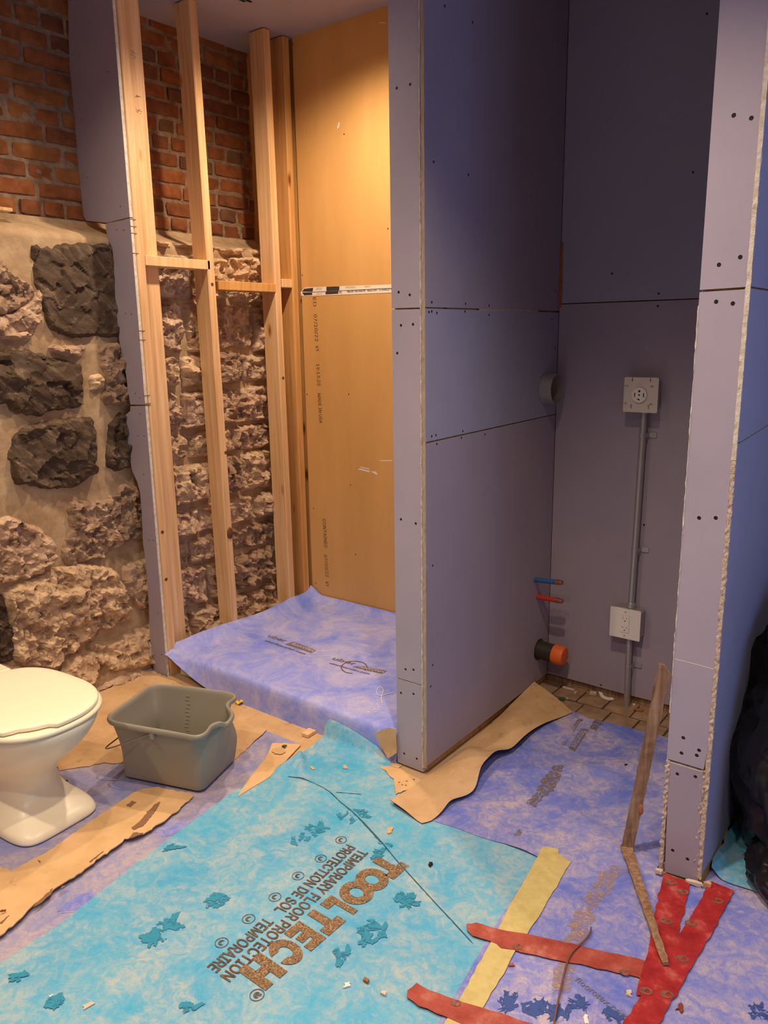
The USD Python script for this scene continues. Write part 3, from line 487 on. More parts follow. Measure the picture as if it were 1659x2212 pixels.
D1 = Polygon([(0.001, .030), (YB, .034), (YB, jr[1] - .002), (.001, jl[1] - .004)]); D2 = Polygon([(.001, jl[1] + .002), (YB, jr[1] + .001), (YB, 1.457), (.001, 1.458)]).difference(disc((vy, vz), vr + .004, 8)); D3 = Polygon([(.001, 1.462), (YB, 1.463), (YB, CEIL), (.001, CEIL)])
D1 = D1.difference(disc((.785, .164), .044, 8))
sh = [(0.09921, 2.25), (0.2429, 2.249), (0.04467, 1.85), (0.2269, 1.842), (0.03432, 1.475), (0.2167, 1.475), (0.3584, 1.472), (0.03424, 1.45), (0.02016, 1.448), (0.06039, 1.446), (0.2144, 1.452), (0.3592, 1.443), (0.03304, 1.092), (0.05514, 1.093), (0.2058, 1.089), (0.3423, 1.086), (0.06008, 1.066), (0.1979, 1.069), (0.3429, 1.064), (0.8457, 1.329), (0.8308, 1.53), (0.8076, 1.432), (0.03677, 0.6931), (0.03582, 0.3657), (0.02515, 0.2971), (0.8611, 0.6813), (0.3115, 0.03069)]
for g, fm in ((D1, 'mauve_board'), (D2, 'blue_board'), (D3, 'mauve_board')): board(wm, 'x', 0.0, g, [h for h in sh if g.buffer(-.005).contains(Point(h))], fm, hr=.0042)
part(wm, 'drywall_panel', bx(-XM, -XM + FR, .014, YG, 0, CEIL), 'purple_board')
part(wm, 'framing', bx(-XM + FR + .001, -FR - .001, .014, YG, .0, CEIL), 'pine_orange')
part(wm, 'torn_edge', rough_bar(-FR - .0005, -.0006, -.0004, .004, .02, CEIL - .002, .0004, 5), 'gypsum_edge', label='rough bare gypsum edge')
part(wm, 'torn_edge', rough_bar(-FR - .0035, -FR - .0012, -.0022, .002, .02, CEIL - .002, .0006, 6), 'gypsum')
part(wm, 'joint_filler', bx(-.004, -.0015, .30, .70, 1.4575, 1.4625), 'chip')

# --- closet back wall and the wall beyond
wb = thing('wall_back', 'dark purple drywall back wall of the closet', 'wall', kind='structure')
bh = [(0.1957, 1.583), (0.363, 1.509), (0.3623, 1.468), (0.4499, 1.881), (0.4601, 2.335), (0.3591, 0.7036), (0.2281, 0.04453)]
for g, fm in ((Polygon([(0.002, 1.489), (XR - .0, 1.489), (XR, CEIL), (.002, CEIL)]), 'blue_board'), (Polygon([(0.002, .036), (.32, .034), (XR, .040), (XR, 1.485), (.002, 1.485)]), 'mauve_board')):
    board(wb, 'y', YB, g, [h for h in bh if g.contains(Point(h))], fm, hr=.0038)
board(wb, 'y', YB, sbox(XR2, .0, 2.66, CEIL), [])
part(wb, 'backing', bx(-.10, 2.7, YB + .0135, YB + .10, -.1, CEIL + .1), 'old_wood')
part(wb, 'corner_gap', rough_bar(0.0005, .010, YB - .004, YB - .0005, 1.475, 1.70, .001, 8), 'rust', label='rust brown gap in the corner')

# --- right stub wall
wr = thing('wall_right', 'bright purple drywall stub wall with torn edges right of the closet', 'wall', kind='structure')
rj = [(0.7551, 0.3223), (0.8461, 0.323), (0.7613, 0.3166), (0.8443, 0.3173), (0.8536, 0.009619), (0.7705, 0.001941)]
rh = [(0.7996, 1.824), (0.8348, 1.813), (0.7923, 1.525), (0.835, 1.538), (0.7923, 1.447), (0.8274, 1.442), (0.7903, 0.9574), (0.8273, 0.9623), (0.7919, 0.3936), (0.8315, 0.3724), (0.7838, 0.2907), (0.8277, 0.2986), (0.7864, 0.07218), (0.8245, 0.06294), (0.7902, 0.351), (0.827, 0.357)]
rx0, rx1 = XR, XR2 - .010
za, zb = rj[0][1], rj[1][1]
A_ = Polygon([(rx0, 1.474), (rx1, 1.476), (rx1, CEIL), (rx0, CEIL)]); B_2 = Polygon([(rx0, za + .002), (rx1 - .006, zb + .002), (rx1, zb + .06), (rx1, 1.471), (rx0, 1.469)])
C_2 = Polygon([rj[2], rj[3], rj[4], rj[5]])
for g in (A_, B_2): board(wr, 'y', YR, g, [h for h in rh if g.contains(Point(h))], hr=.0048)
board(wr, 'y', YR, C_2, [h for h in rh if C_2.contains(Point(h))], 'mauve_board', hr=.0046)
part(wr, 'framing', bx(XR + .013, XR2 - .013, YR + .0145, YB, .0, CEIL), 'pine_orange')
part(wr, 'drywall_panel', bx(XR, XR + FR, YR + .0135, YB, .02, CEIL), 'purple_board')
rsj = [(0.003995, 1.138), (0.2656, 1.151)]
E1 = Polygon([(YR + .002, .030), (YB, .03), (YB, 1.15), (rsj[1][0], rsj[1][1] - .002), (rsj[0][0], rsj[0][1] - .002), (YR + .002, rsj[0][1] - .003)]); E2 = Polygon([(YR + .002, rsj[0][1] + .002), (rsj[0][0], rsj[0][1] + .001), (rsj[1][0], rsj[1][1] + .001), (YB, 1.155), (YB, 1.470), (YR + .002, 1.4725)]); E3 = Polygon([(YR + .002, 1.477), (YB, 1.474), (YB, CEIL), (YR + .002, CEIL)])
eh = [(0.2111, 0.6748), (0.2032, 0.5711)]
for g in (E1, E2, E3): board(wr, 'x', XR2, g, [h for h in eh if g.contains(Point(h))], 'daylit_board', hr=.0028, seat=.0004)
part(wr, 'torn_edge', rough_bar(XR2 - .0105, XR2 - .0008, YR - .0006, YR + .004, 1.10, CEIL - .002, .0004, 9), 'gypsum', label='bare cream gypsum edge')
part(wr, 'torn_edge', rough_bar(XR2 - .0105, XR2 - .0008, YR - .0006, YR + .004, .02, 1.10, .0009, 19, .008), 'gypsum_torn', label='crumbling bare gypsum edge')
part(wr, 'torn_edge', rough_bar(XR - .0012, XR + .001, YR - .001, YR + .0125, .45, 1.44, .0006, 10), 'gypsum')
part(wr, 'torn_edge', rough_bar(XR - .001, XR + .0085, YR - .001, YR + .010, .0, za - .003, .0012, 12, .008), 'gypsum_torn')
part(wr, 'torn_edge', rough_bar(XR2 - .021, XR2 - .011, YR + .001, YR + .010, .0, zb - .003, .0016, 13, .008), 'gypsum_torn')
part(wr, 'scratch', facing_y(extr(LineString([(0.7559, 0.5962), (0.8049, 0.5952), (0.8557, 0.5926)]).buffer(.0006), .0003), YR - .0003), 'label_white')

# --- the rest of the room behind and beside the camera
wf = thing('wall_front', 'plain purple drywall wall behind the viewer', 'wall', kind='structure')
part(wf, 'drywall_panel', bx(-2.0, 2.75, -3.72, -3.62, -.1, CEIL + .1), 'purple_board')
wd = thing('wall_side', 'plain purple drywall wall with a window, beyond the right edge', 'wall', kind='structure')
op = Polygon([(-3.7, -.1), (1.0, -.1), (1.0, CEIL + .1), (-3.7, CEIL + .1)]).difference(sbox(-1.5, .9, -.5, 2.1))
part(wd, 'drywall_panel', facing_x(extr(op, .1), 2.66, 1), 'purple_board')
w1 = thing('window_1', 'white framed window in the wall beyond the right edge', 'window', (2.66, -1.0, .9), kind='structure')
fr = sbox(-1.5, .9, -.5, 2.1).difference(unary_union([sbox(-1.45, .95, -1.02, 2.05), sbox(-.98, .95, -.55, 2.05)]))
part(w1, 'window_frame', facing_x(extr(fr, .05), 2.70, 1), 'trim_white')
part(w1, 'pane', facing_x(extr(sbox(-1.46, .94, -1.01, 2.06), .004), 2.72, 1), 'pane_glass'); part(w1, 'pane', facing_x(extr(sbox(-.99, .94, -.54, 2.06), .004), 2.72, 1), 'pane_glass')
# ------------------------------------------------------------------ floor coverings
def ridge(x, y, p, q, w, h):
    p, q = np.array(p), np.array(q); d = q - p; t = np.clip(((np.c_[x, y] - p) @ d) / (d @ d), 0, 1); r = np.linalg.norm(np.c_[x, y] - (p + t[:, None] * d), axis=1)
    return h * np.exp(-(r / w) ** 2) * np.clip(4 * np.minimum(t, 1 - t) + .15, 0, 1)
def bump(x, y, c, w, h): return h * np.exp(-(((x - c[0]) ** 2 + (y - c[1]) ** 2) / w ** 2))
def floor_text(parent, name, text, start, end, h, z, m, bold=False):
    g = meshkit.text_mesh(text, h, .0003, bold); w = g.bounds[1][0]; s, e = np.array(start), np.array(end); d = e - s; ln = np.linalg.norm(d); d /= ln; u = np.array([-d[1], d[0]]); v = g.vertices
    q = s + np.outer(v[:, 0] * ln / w, d) + np.outer(v[:, 1], u); part(parent, name, trimesh.Trimesh(np.c_[q, z + v[:, 2]], g.faces, process=False), m)
def flat(parent, name, poly, z, m, h=.0003, **k): return part(parent, name, flat_z(extr(poly, h), z), m, **k)
def tread(c, rx, ry, ang, seed, n=16):
    rg = np.random.default_rng(seed); bl = []
    for k in range(n):
        a = rg.uniform(0, 2 * math.pi); r = math.sqrt(rg.uniform(0, 1)); x, y = rx * r * math.cos(a), ry * r * math.sin(a)
        p = ragged([(-.5, -.35), (.5, -.4), (.55, .3), (-.45, .4)], .10, .25, int(rg.integers(1, 9999))); p = affinity.scale(p, rg.uniform(.016, .040), rg.uniform(.009, .020), origin=(0, 0)); bl.append(affinity.translate(affinity.rotate(p, rg.uniform(0, 180), origin=(0, 0)), x, y))
    g = unary_union(bl).buffer(.0012).buffer(-.0012)
    return affinity.translate(affinity.rotate(g, ang, origin=(0, 0)), *c)

lav = thing('floor_protection_sheet', 'dusty lavender felt floor sheet showing under and around the toilet', 'floor sheet', (-.9, -.9, 0))
part(lav, 'felt', sheet(Polygon([(-.624, -.102), (-.475, -.10), (-.30, -.45), (-.20, -1.75), (-1.36, -1.75), (-1.36, -.58), (-.80, -.50)]), lambda x, y: .0008 + .002 * (n2(x, y, 7, 2) + .4).clip(0), .0012, .03, 1), 'lavender_felt', smooth=40)
for c, rx, ry, a, sd in (([(-0.4268, -0.6713)][0], .035, .025, 40, 71), ([(-0.3697, -1.003)][0], .03, .018, 60, 72)): 
    part(lav, 'damp_mark', flat_z(extr(affinity.rotate(affinity.scale(ragged(list(disc(c, .03, 6).exterior.coords), .004, .01, sd), 1.0, 1.6), a - 70), .0003), .0021), 'blue_felt')
kp2 = thing('kraft_paper', 'flat tan kraft paper on the floor along the front of the shower base', 'paper', (-.7, -.2, 0))
part(kp2, 'paper', sheet(ragged([(-1.38, -.30), (-.95, -.36), (-.60, -.30), (-.33, -.30), (-.10, -.17), (-.10, .0), (-1.38, .0)], .003, .03, 4), lambda x, y: -.0012 + .0014 * n2(x, y, 9, 4), .0012, .03, 2), 'kraft', smooth=40)
for a, b in ((0, 1), (1, 2)):
    pts = [(-0.7697, -0.138), (-0.7841, -0.1001), (-0.724, -0.105), (-0.7518, -0.02004)]
    flat(kp2, 'pencil_line', LineString([pts[a], pts[b]]).buffer(.0008), -.0002, 'stamp_ink')
kp1 = thing('kraft_paper', 'large torn tan kraft sheet behind and under the bucket by the stone wall', 'paper', (-1.0, -.4, 0))
torn = [(-0.985, -0.6949), (-0.9658, -0.6623), (-0.9317, -0.6222), (-0.911, -0.577), (-0.8803, -0.5677), (-0.8602, -0.5428)]
tornb = [(-0.765, -0.493), (-0.5961, -0.4568), (-0.5645, -0.3474), (-0.5714, -0.2984), (-0.5935, -0.2165), (-0.6244, -0.102), (-0.7384, -0.08109), (-0.8506, -0.07128), (-1.011, -0.07165), (-1.259, -0.0305), (-1.348, -0.02655)]
part(kp1, 'paper', sheet(ragged(torn + tornb + [(-1.40, -.06), (-1.40, -.62)], .0022, .02, 5), lambda x, y: .0042 + .003 * (n2(x, y, 6, 7) + .3).clip(0) * smooth(.22, .30, np.hypot(x + .67, y + .45)) + bump(x, y, (-.60, -.15), .05, .003), .0018, .02, 3), 'kraft', smooth=40)
card = thing('cardboard_sheet', 'long worn corrugated cardboard strip with crumpled dark edge in front of the toilet', 'cardboard', (-.6, -.8, 0))
cp_ = [(-0.669, -1.057), (-0.6254, -1.051), (-0.6303, -1.019), (-0.6207, -0.9523), (-0.6417, -0.8594), (-0.6583, -0.7676), (-0.6672, -0.6899), (-0.6775, -0.6277), (-0.654, -0.572), (-0.5841, -0.5452), (-0.508, -0.5276), (-0.4967, -0.561), (-0.4697, -0.6595), (-0.4577, -0.7366), (-0.4782, -0.7962), (-0.4668, -0.8832), (-0.4542, -0.9577), (-0.4535, -1.014), (-0.4376, -1.087), (-0.4158, -1.141), (-0.4057, -1.191)]
cp_ = [(-.86, -1.30), (-.86, -1.02)] + cp_ + [(-.46, -1.38)]
n0, n1 = np.array([(-0.4192, -1.185)][0]), np.array([(-0.5125, -0.5252)][0])
def card_z(x, y):
    d = (n1 - n0) / np.linalg.norm(n1 - n0); s = (np.c_[x, y] - n0) @ np.array([d[1], -d[0]]); return .0045 + .013 * smooth(-.09, .0, s) * (.35 + .65 * smooth(0.0, .25, np.hypot(x - n1[0], y - n1[1]))) + .004 * n2(x, y, 14, 9) + .003 * n2(x, y, 40, 10)
part(card, 'liner', sheet(ragged(cp_, .0022, .014, 8), card_z, .003, .013, 4), 'cardboard', smooth=35)
for q, sd in (([(-0.5138, -0.7523), (-0.5227, -0.7175), (-0.5661, -0.6366), (-0.5641, -0.6125), (-0.5266, -0.6608), (-0.4901, -0.7267), (-0.4961, -0.7554)], 1), ([(-0.6364, -0.6834), (-0.6417, -0.6599), (-0.6248, -0.6568), (-0.6183, -0.6837)], 2), ([(-0.4755, -0.7838), (-0.4823, -0.7652), (-0.4597, -0.7487), (-0.4612, -0.7616), (-0.4664, -0.781)], 3), ([(-0.4495, -1.046), (-0.4549, -1.027), (-0.4374, -1.043), (-0.4275, -1.073), (-0.4303, -1.093)], 4), ([(-0.446, -1.17), (-0.4526, -1.145), (-0.4382, -1.167)], 5), ([(-0.4404, -1.016), (-0.4385, -1.002), (-0.4326, -1.017)], 6), ([(-0.4732, -0.9122), (-0.4844, -0.8624), (-0.4786, -0.8641), (-0.4676, -0.9116)], 7), ([(-0.6069, -0.9817), (-0.5995, -0.9799), (-0.5918, -0.985), (-0.596, -0.9867)], 8)):
    P = ragged(q, .0012, .008, sd); P = P if P.geom_type == 'Polygon' else max(P.geoms, key=lambda g: g.area)
    part(card, 'torn_patch', sheet(P, lambda x, y: card_z(x, y) + .0016, .002, .008, sd), 'cardboard_torn')
fc = thing('cardboard_strip', 'short stained tan card strip lying on lavender felt right of the bucket', 'cardboard', (-.45, -.25, 0))
part(fc, 'liner', sheet(ragged([(-0.5425, -0.1578), (-0.5069, -0.1295), (-0.4554, -0.1094), (-0.4211, -0.2171), (-0.3942, -0.3173), (-0.3945, -0.4535), (-0.4329, -0.3819), (-0.4549, -0.3297), (-0.4862, -0.2473)], .001, .02, 9), lambda x, y: .006 + .004 * n2(x, y, 8, 11), .0025, .016, 5), 'cardboard', smooth=40)
flat(fc, 'mud_stain', ragged(list(affinity.scale(disc([(-0.4836, -0.1844)][0], .022, 8), 1.2, .9).exterior.coords), .003, .008, 10), .0088, 'kraft')

# --- teal printed sheet
teal = thing('teal_floor_sheet', 'large teal protective felt with brown block lettering and footprints', 'floor sheet', (.1, -.6, 0))
tl = [(-0.3369, -1.226), (-0.3404, -1.076), (-0.3841, -0.8198), (-0.4296, -0.4476), (-0.4288, -0.299), (-0.4196, -0.1673), (-0.4229, -0.02291)]
te = [(0.009268, -0.05737), (0.0211, -0.04876)]
tpoly = Polygon([(.52, -1.7), (-.30, -1.7)] + tl + [(-.428, -.012), (-.420, .002), (-.30, .001), (-.20, -.003), (-.135, -.020), (-.122, -.030), (-.075, -.042), (-.03, -.075), (.0, -.12), (.10, -.18), (.18, -.18), (.30, -.17), (.49, -.13), (.53, -.40), (.575, -.75), (.60, -1.7)]).buffer(0)
H_ = lambda x: np.interp(x, [-.43, -.41, -.36, -.30, -.24, -.18, -.14], [.050, .060, .058, .048, .036, .022, .008])
s0, s1_, s2_, s3_ = [(-0.3512, -0.2651), (-0.1271, -0.2807), (0.182, -0.402), (0.4924, -0.5309)]
k0, k1 = [(-0.3931, -0.282), (-0.3972, -0.1573)]; k2, k3 = [(-0.3264, -0.2436), (-0.4118, -0.1531)]; k4, k5 = [(-0.1712, -0.2514), (-0.09175, -0.2122)]
def teal_z(x, y):
    z = .0040 + .0016 * n2(x, y, 9, 21) + smooth(-.030, .0, y) * H_(x) * ((x > -.44) & (x < -.12))
    z = z + smooth(-.10, -.02, y) * .006 * ((x > -.44) & (x < -.12))
    z += ridge(x, y, s0, s1_, .010, .008) + ridge(x, y, s1_, s2_, .007, .005) + ridge(x, y, s2_, s3_, .006, .004) + ridge(x, y, k0, k1, .016, .020) + ridge(x, y, k2, k3, .010, .020) + ridge(x, y, k4, k5, .008, .005)
    return np.maximum(z, .0026)
part(teal, 'felt', sheet(tpoly, teal_z, .0014, .0115, 6), 'teal_felt', smooth=50)
zt = .0056
def crease_shade(name, pts, r): 
    q = spline([(*p, 0) for p in pts], 60); q[:, 2] = teal_z(q[:, 0], q[:, 1]) + .0006; part(teal, name, tube(q, np.r_[.0004, np.full(58, r), .0004], 6), 'fold_shade', smooth=True)  # thin dark tube stands in for the shadow at the fold
crease_shade('crease_shade', [(-0.2075, -0.2643), (-0.1209, -0.2877), (0.01679, -0.3356), (0.1868, -0.4084), (0.3441, -0.4752), (0.4991, -0.538)], .0015); crease_shade('crease_shade', [(-0.3513, -0.2774), (-0.3025, -0.2686), (-0.2297, -0.2613), (-0.1799, -0.2695)], .0016); crease_shade('crease_shade', [(-0.1653, -0.2557), (-0.1302, -0.2395), (-0.09464, -0.2197)], .0014); crease_shade('crease_shade', [(-0.007979, -0.3263), (0.05809, -0.3535), (0.09801, -0.3708)], .0022)
for k_, (c, rx, ry, a, sd, n) in enumerate((([(-0.09306, -0.4562)][0], .055, .022, 80, 1, 16), ([(-0.04567, -0.3149)][0], .045, .03, 60, 2, 20), ([(-0.09338, -0.7947)][0], .028, .020, 60, 3, 14), ([(-0.1179, -0.9157)][0], .024, .030, 40, 4, 12), ([(-0.1184, -0.9717)][0], .020, .022, 60, 5, 14),
        ([(0.2868, -0.5144)][0], .022, .022, 0, 6, 12), ([(0.2866, -0.6542)][0], .040, .03, 60, 7, 18), ([(0.2854, -0.7296)][0], .05, .014, 80, 8, 9), ([(0.1225, -0.417)][0], .05, .008, 100, 9, 8), ([(-0.1335, -1.21)][0], .018, .010, 60, 10, 6), ([(0.1118, -1.048)][0], .012, .008, 0, 11, 4), ([(-0.358, -0.7327)][0], .022, .010, 60, 12, 5), ([(-0.2659, -1.221)][0], .008, .007, 0, 13, 3))):
    flat(teal, 'footprint_mark', tread(c, rx, ry, a, sd, n), zt - .0006 + .00009 * k_, 'teal_clean', .0006)
# block capitals, drawn solid
def glyph(ch):
    b = sbox; st = .30
    if ch == 'T': return unary_union([b(0, .68, 1, 1), b(.5 - .19, 0, .5 + .19, 1)])
    if ch == 'L': return unary_union([b(0, 0, .42, 1), b(0, 0, 1, .32)])
    if ch == 'E': return unary_union([b(0, 0, .40, 1), b(0, .74, 1, 1), b(0, .37, .9, .63), b(0, 0, 1, .26)])
    if ch == 'H': return unary_union([b(0, 0, .36, 1), b(.64, 0, 1, 1), b(0, .36, 1, .66)])
    o = affinity.scale(Point(.5, .5).buffer(.5, quad_segs=8), 1, 1).difference(affinity.scale(Point(.5, .5).buffer(.21, quad_segs=6), .9, 1.05))
    if ch == 'O': return o
    if ch == 'C': return o.difference(b(.55, .34, 1.2, .66))
t0, t1, h0, h1 = [np.array(q) for q in [(0.2202, -0.4043), (0.1107, -0.4342), (0.2082, -0.9211), (0.1377, -0.9233)]]
dx = (h0 - t0); LN = np.linalg.norm(dx); dx /= LN; ux = np.array([-dx[1], dx[0]]); HH = float((t0 - t1) @ ux * .5 + (h0 - h1) @ ux * .5)
O_ = t0 - ux * HH
oo = []
for ch, a, b in (('T', 0, .13), ('O', .115, .275), ('O', .235, .395), ('L', .405, .485), ('T', .49, .61), ('E', .625, .725), ('C', .735, .86), ('H', .87, 1.0)):
    g = glyph(ch); polys = [g] if g.geom_type == 'Polygon' else list(g.geoms)
    def tr(P): return Polygon([tuple(O_ + dx * LN * (a + q[0] * (b - a)) + ux * HH * q[1]) for q in P.exterior.coords], [[tuple(O_ + dx * LN * (a + q[0] * (b - a)) + ux * HH * q[1]) for q in r.coords] for r in P.interiors])
    G_ = unary_union([tr(P) for P in polys])
    if ch == 'O':
        oo.append(G_)
        if len(oo) < 2: continue
        h2 = [Polygon(r) for o in oo for r in o.interiors]; G_ = unary_union(oo).difference(unary_union(h2))
    flat(teal, 'letter', G_, zt, 'felt_print', .0004)
a_, b_ = [(0.08336, -0.4354), (0.09866, -0.9523)]
for txt, p, q, h in (('TEMPORARY FLOOR PROTECTION', *[(0.06807, -0.4261), (0.09751, -0.9531)], .030), ('PROTECTION DE SOL', *[(0.02643, -0.4288), (0.04616, -0.7354)], .030), ('TEMPORAIRE', *[(0.0471, -0.7647), (0.05453, -0.9533)], .030)):
    floor_text(teal, 'lettering', txt, p, q, h, zt, 'felt_print_small', True)
for q in [(0.0008183, -0.4263), (0.008902, -0.5203), (0.007799, -0.608), (0.01606, -0.701), (0.01903, -0.7935), (0.02519, -0.8844), (0.2019, -0.9398)]:
    c = q; flat(teal, 'round_icon', disc(c, .016, 8).difference(disc(c, .0145, 8)).union(disc(c, .008, 4).difference(disc((c[0] + .003, c[1] + .002), .006, 4))), zt, 'felt_print_small')
floor_text(teal, 'lettering', 'R', *[(0.1974, -0.9381), (0.2019, -0.9439)], .012, zt, 'felt_print_small', True)

# --- blue sheet of the closet
blue = thing('blue_floor_sheet', 'dusty blue protective felt running from the closet towards the viewer', 'floor sheet', (.7, -.3, 0))
edge = [(0.1509, -0.2009), (0.2385, -0.1887), (0.3124, -0.1846), (0.3788, -0.1717), (0.4351, -0.1702), (0.481, -0.1703)]
bpoly = Polygon([(.012, -.13)] + [(.012, .70), (.10, .742)] + [(0.1296, 0.6921), (0.1859, 0.672), (0.2766, 0.6522), (0.3673, 0.6658), (0.5263, 0.6774)] + [(.750, .690), (.751, -.034), (.866, -.036), (.866, .07), (1.7, .07), (1.7, -1.7), (.58, -1.7), (.553, -.75), (.512, -.46)] + edge[::-1]).buffer(0)
ec = np.array(edge[4])
def blue_z(x, y): return np.maximum(.0062 + .0018 * n2(x, y, 8, 31) + bump(x, y, ec, .05, .006) + bump(x, y, (.18, .48), .10, .006) + ridge(x, y, (.05, .30), (.70, .36), .012, .0025), .0050)
part(blue, 'felt', sheet(bpoly, blue_z, .0012, .014, 7), 'blue_felt', smooth=50)
zb_ = .0072
u1 = [(0.295, 0.6592), (0.293, 0.5744), (0.3056, 0.5715), (0.3289, 0.4008), (0.3014, 0.4107), (0.2815, 0.5601), (0.2416, 0.6271), (0.2725, 0.4147)]
floor_text(blue, 'lettering', 'uber', u1[0], (u1[1][0] + .012, u1[1][1]), .034, zb_ + .0012, 'pan_print', True)
bxp = Polygon([u1[5], u1[2], u1[3], u1[4]]); flat(blue, 'print_block', bxp, zb_ + .001, 'pan_print')
q0 = np.array(u1[5]) * .88 + np.array(u1[2]) * .12; q1 = np.array(u1[4]) * .88 + np.array(u1[3]) * .12
q0, q1 = q0 + (q1 - q0) * .06, q1 - (q1 - q0) * .06
floor_text(blue, 'lettering', 'floorotex', tuple(q0), tuple(q1), .022, zb_ + .0014, 'blue_felt', True)
floor_text(blue, 'lettering', 'floorotex.com', u1[6], u1[7], .018, zb_ + .001, 'pan_print', True)
u2 = [(0.3407, 0.2976), (0.3694, 0.1687), (0.368, 0.03079), (0.3403, 0.03997), (0.3169, 0.1954), (0.3103, 0.2756)]
flat(blue, 'worn_print', ragged(u2, .004, .012, 41), zb_, 'print_worn'); flat(blue, 'worn_print', ragged([(0.3794, -0.08641), (0.3959, -0.09552), (0.3987, -0.1553), (0.3844, -0.1608)], .002, .008, 42), zb_, 'print_worn')
for k_, (c, rx, ry, a, sd, n) in enumerate((([(0.6779, -0.6221)][0], .050, .022, 20, 51, 18), ([(0.7487, -0.5939)][0], .03, .02, 20, 52, 12), ([(0.7636, -0.5468)][0], .012, .012, 0, 53, 4), ([(1.069, -0.3463)][0], .02, .016, 0, 54, 6), ([(0.8392, -0.5337)][0], .02, .012, 0, 55, 5))):
    flat(blue, 'footprint_mark', tread(c, rx, ry, a, sd, n), zb_ - .0006 + .00009 * k_, 'blue_clean', .0006)
floor_text(blue, 'lettering', 'floorotex.com', *[(0.7315, -0.4993), (0.8601, -0.5326)], .014, zb_, 'pan_print')
drag = unary_union([LineString([(0.6672, -0.09706), (0.6631, -0.2091), (0.6697, -0.3143), (0.691, -0.4342), (0.7138, -0.5311)]).buffer(.020)])
flat(blue, 'dust_streak', ragged(list(drag.exterior.coords), .005, .015, 61), zb_ - .0003, 'dust_film')
tb = thing('teal_floor_sheet', 'teal felt offcut behind the right stub wall beside the black bag', 'floor sheet', (1.0, .2, 0))
part(tb, 'felt', sheet(ragged([(.868, .035), (.90, .022), (.99, .028), (1.10, .005), (1.5, -.01), (1.5, .85), (.868, .85)], .002, .03, 44), lambda x, y: .0115 + .002 * n2(x, y, 8, 45) + .018 * smooth(.90, .864, x), .0014, .016, 8), 'teal_felt', smooth=50)

# --- turned-back strip of the blue sheet, kraft side up
ts = thing('folded_sheet_edge', 'turned-back wavy felt strip, tan backing up, along the middle stub wall', 'floor sheet', (.1, .2, 0))
Lp = np.array([(*q, z) for q, z in zip([(0.0103, -0.2094), (0.01167, -0.1133), (0.01312, -0.01111), (0.01659, 0.09206), (0.01292, 0.2903), (-0.01893, 0.4489), (-0.01487, 0.5568), (-0.01092, 0.7413)], (.022, .012, .009, .009, .009, .016, .024, .045))])
Lp[2:6, 0] = np.maximum(Lp[2:6, 0], .008); Lp[6:, 0] = np.maximum(Lp[6:, 0], .004)
rp_ = [([(0.1417, -0.2325)][0], .004), ([(0.1588, -0.2006)][0], .010), ([(0.1645, -0.148)][0], .022), ([(0.1626, -0.1072)][0], .026), ([(0.1769, -0.06498)][0], .022), ([(0.1865, -0.01897)][0], .024), ([(0.1724, 0.03184)][0], .038), ([(0.1592, 0.07647)][0], .052), ([(0.1537, 0.1235)][0], .054), ([(0.1509, 0.204)][0], .044), ([(0.1631, 0.242)][0], .034), ([(0.1687, 0.3059)][0], .036), ([(0.1664, 0.3914)][0], .034), ([(0.1724, 0.4756)][0], .028), ([(0.1848, 0.5551)][0], .018), ([(0.2059, 0.656)][0], .010)]
Rp = np.array([(*q, z) for q, z in rp_])
Ls, Rs = spline(Lp, 60), spline(Rp, 60); U = np.linspace(0, 1, 18)
arch = np.interp(np.linspace(0, 1, 60), [0, .12, .25, .40, .48, .58, .7, .85, 1], [.004, .006, .026, .020, -.012, .008, .026, .018, .006])
G = Ls[:, None] * (1 - U)[None, :, None] + Rs[:, None] * U[None, :, None]; G[..., 2] += arch[:, None] * np.sin(np.pi * U)[None]; G[..., 2] = np.maximum(G[..., 2], .0085)
def ribbon(G, off):
    n, m = G.shape[:2]; v = np.vstack([(G).reshape(-1, 3), (G - [0, 0, off]).reshape(-1, 3)]); i, j = np.meshgrid(np.arange(n - 1), np.arange(m - 1), indexing='ij'); a = (i * m + j).ravel(); k = n * m
    f = [np.c_[a, a + 1, a + m + 1], np.c_[a, a + m + 1, a + m]]; f += [x[:, ::-1] + k for x in f[:2]]
    bl = [*range(m - 1)], [(n - 1) * m + q for q in range(m - 1)], [q * m for q in range(n - 1)], [q * m + m - 1 for q in range(n - 1)]
    for e, st in zip(bl, (1, 1, m, m)): e = np.array(e); f += [np.c_[e, e + st, e + st + k], np.c_[e, e + st + k, e + k]]
    return trimesh.Trimesh(v, np.vstack(f), process=False)
g1 = ribbon(G, .0008); g1.fix_normals(); part(ts, 'tan_backing', g1, 'kraft', smooth=60)
g2 = ribbon(G - [0, 0, .0009], .0010); g2.fix_normals(); part(ts, 'blue_face', g2, 'felt_under', smooth=60, label='dark blue underside')
kc = thing('kraft_scrap', 'small flat beige speckled scrap at the foot of the middle stub wall', 'paper', (0, -.1, 0))
flat(kc, 'paper', ragged([(-0.1558, -0.04442), (-0.1415, -0.02644), (-0.1078, -0.03756), (-0.09033, -0.03412), (0.01568, -0.04659), (0.00623, -0.1133), (-0.008613, -0.1573), (-0.05826, -0.1004), (-0.1083, -0.07005), (-0.1357, -0.0671)], .0015, .01, 47), .0068, 'cardboard', .0008)
for k, q in enumerate([(-0.03785, -0.09857), (-0.02315, -0.0792), (-0.0218, -0.1041), (-0.01023, -0.05847), (-0.01043, -0.1001)]): flat(kc, 'speck', ragged(list(disc(q, .003, 3).exterior.coords), .0006, .003, k), .0077, 'twig')

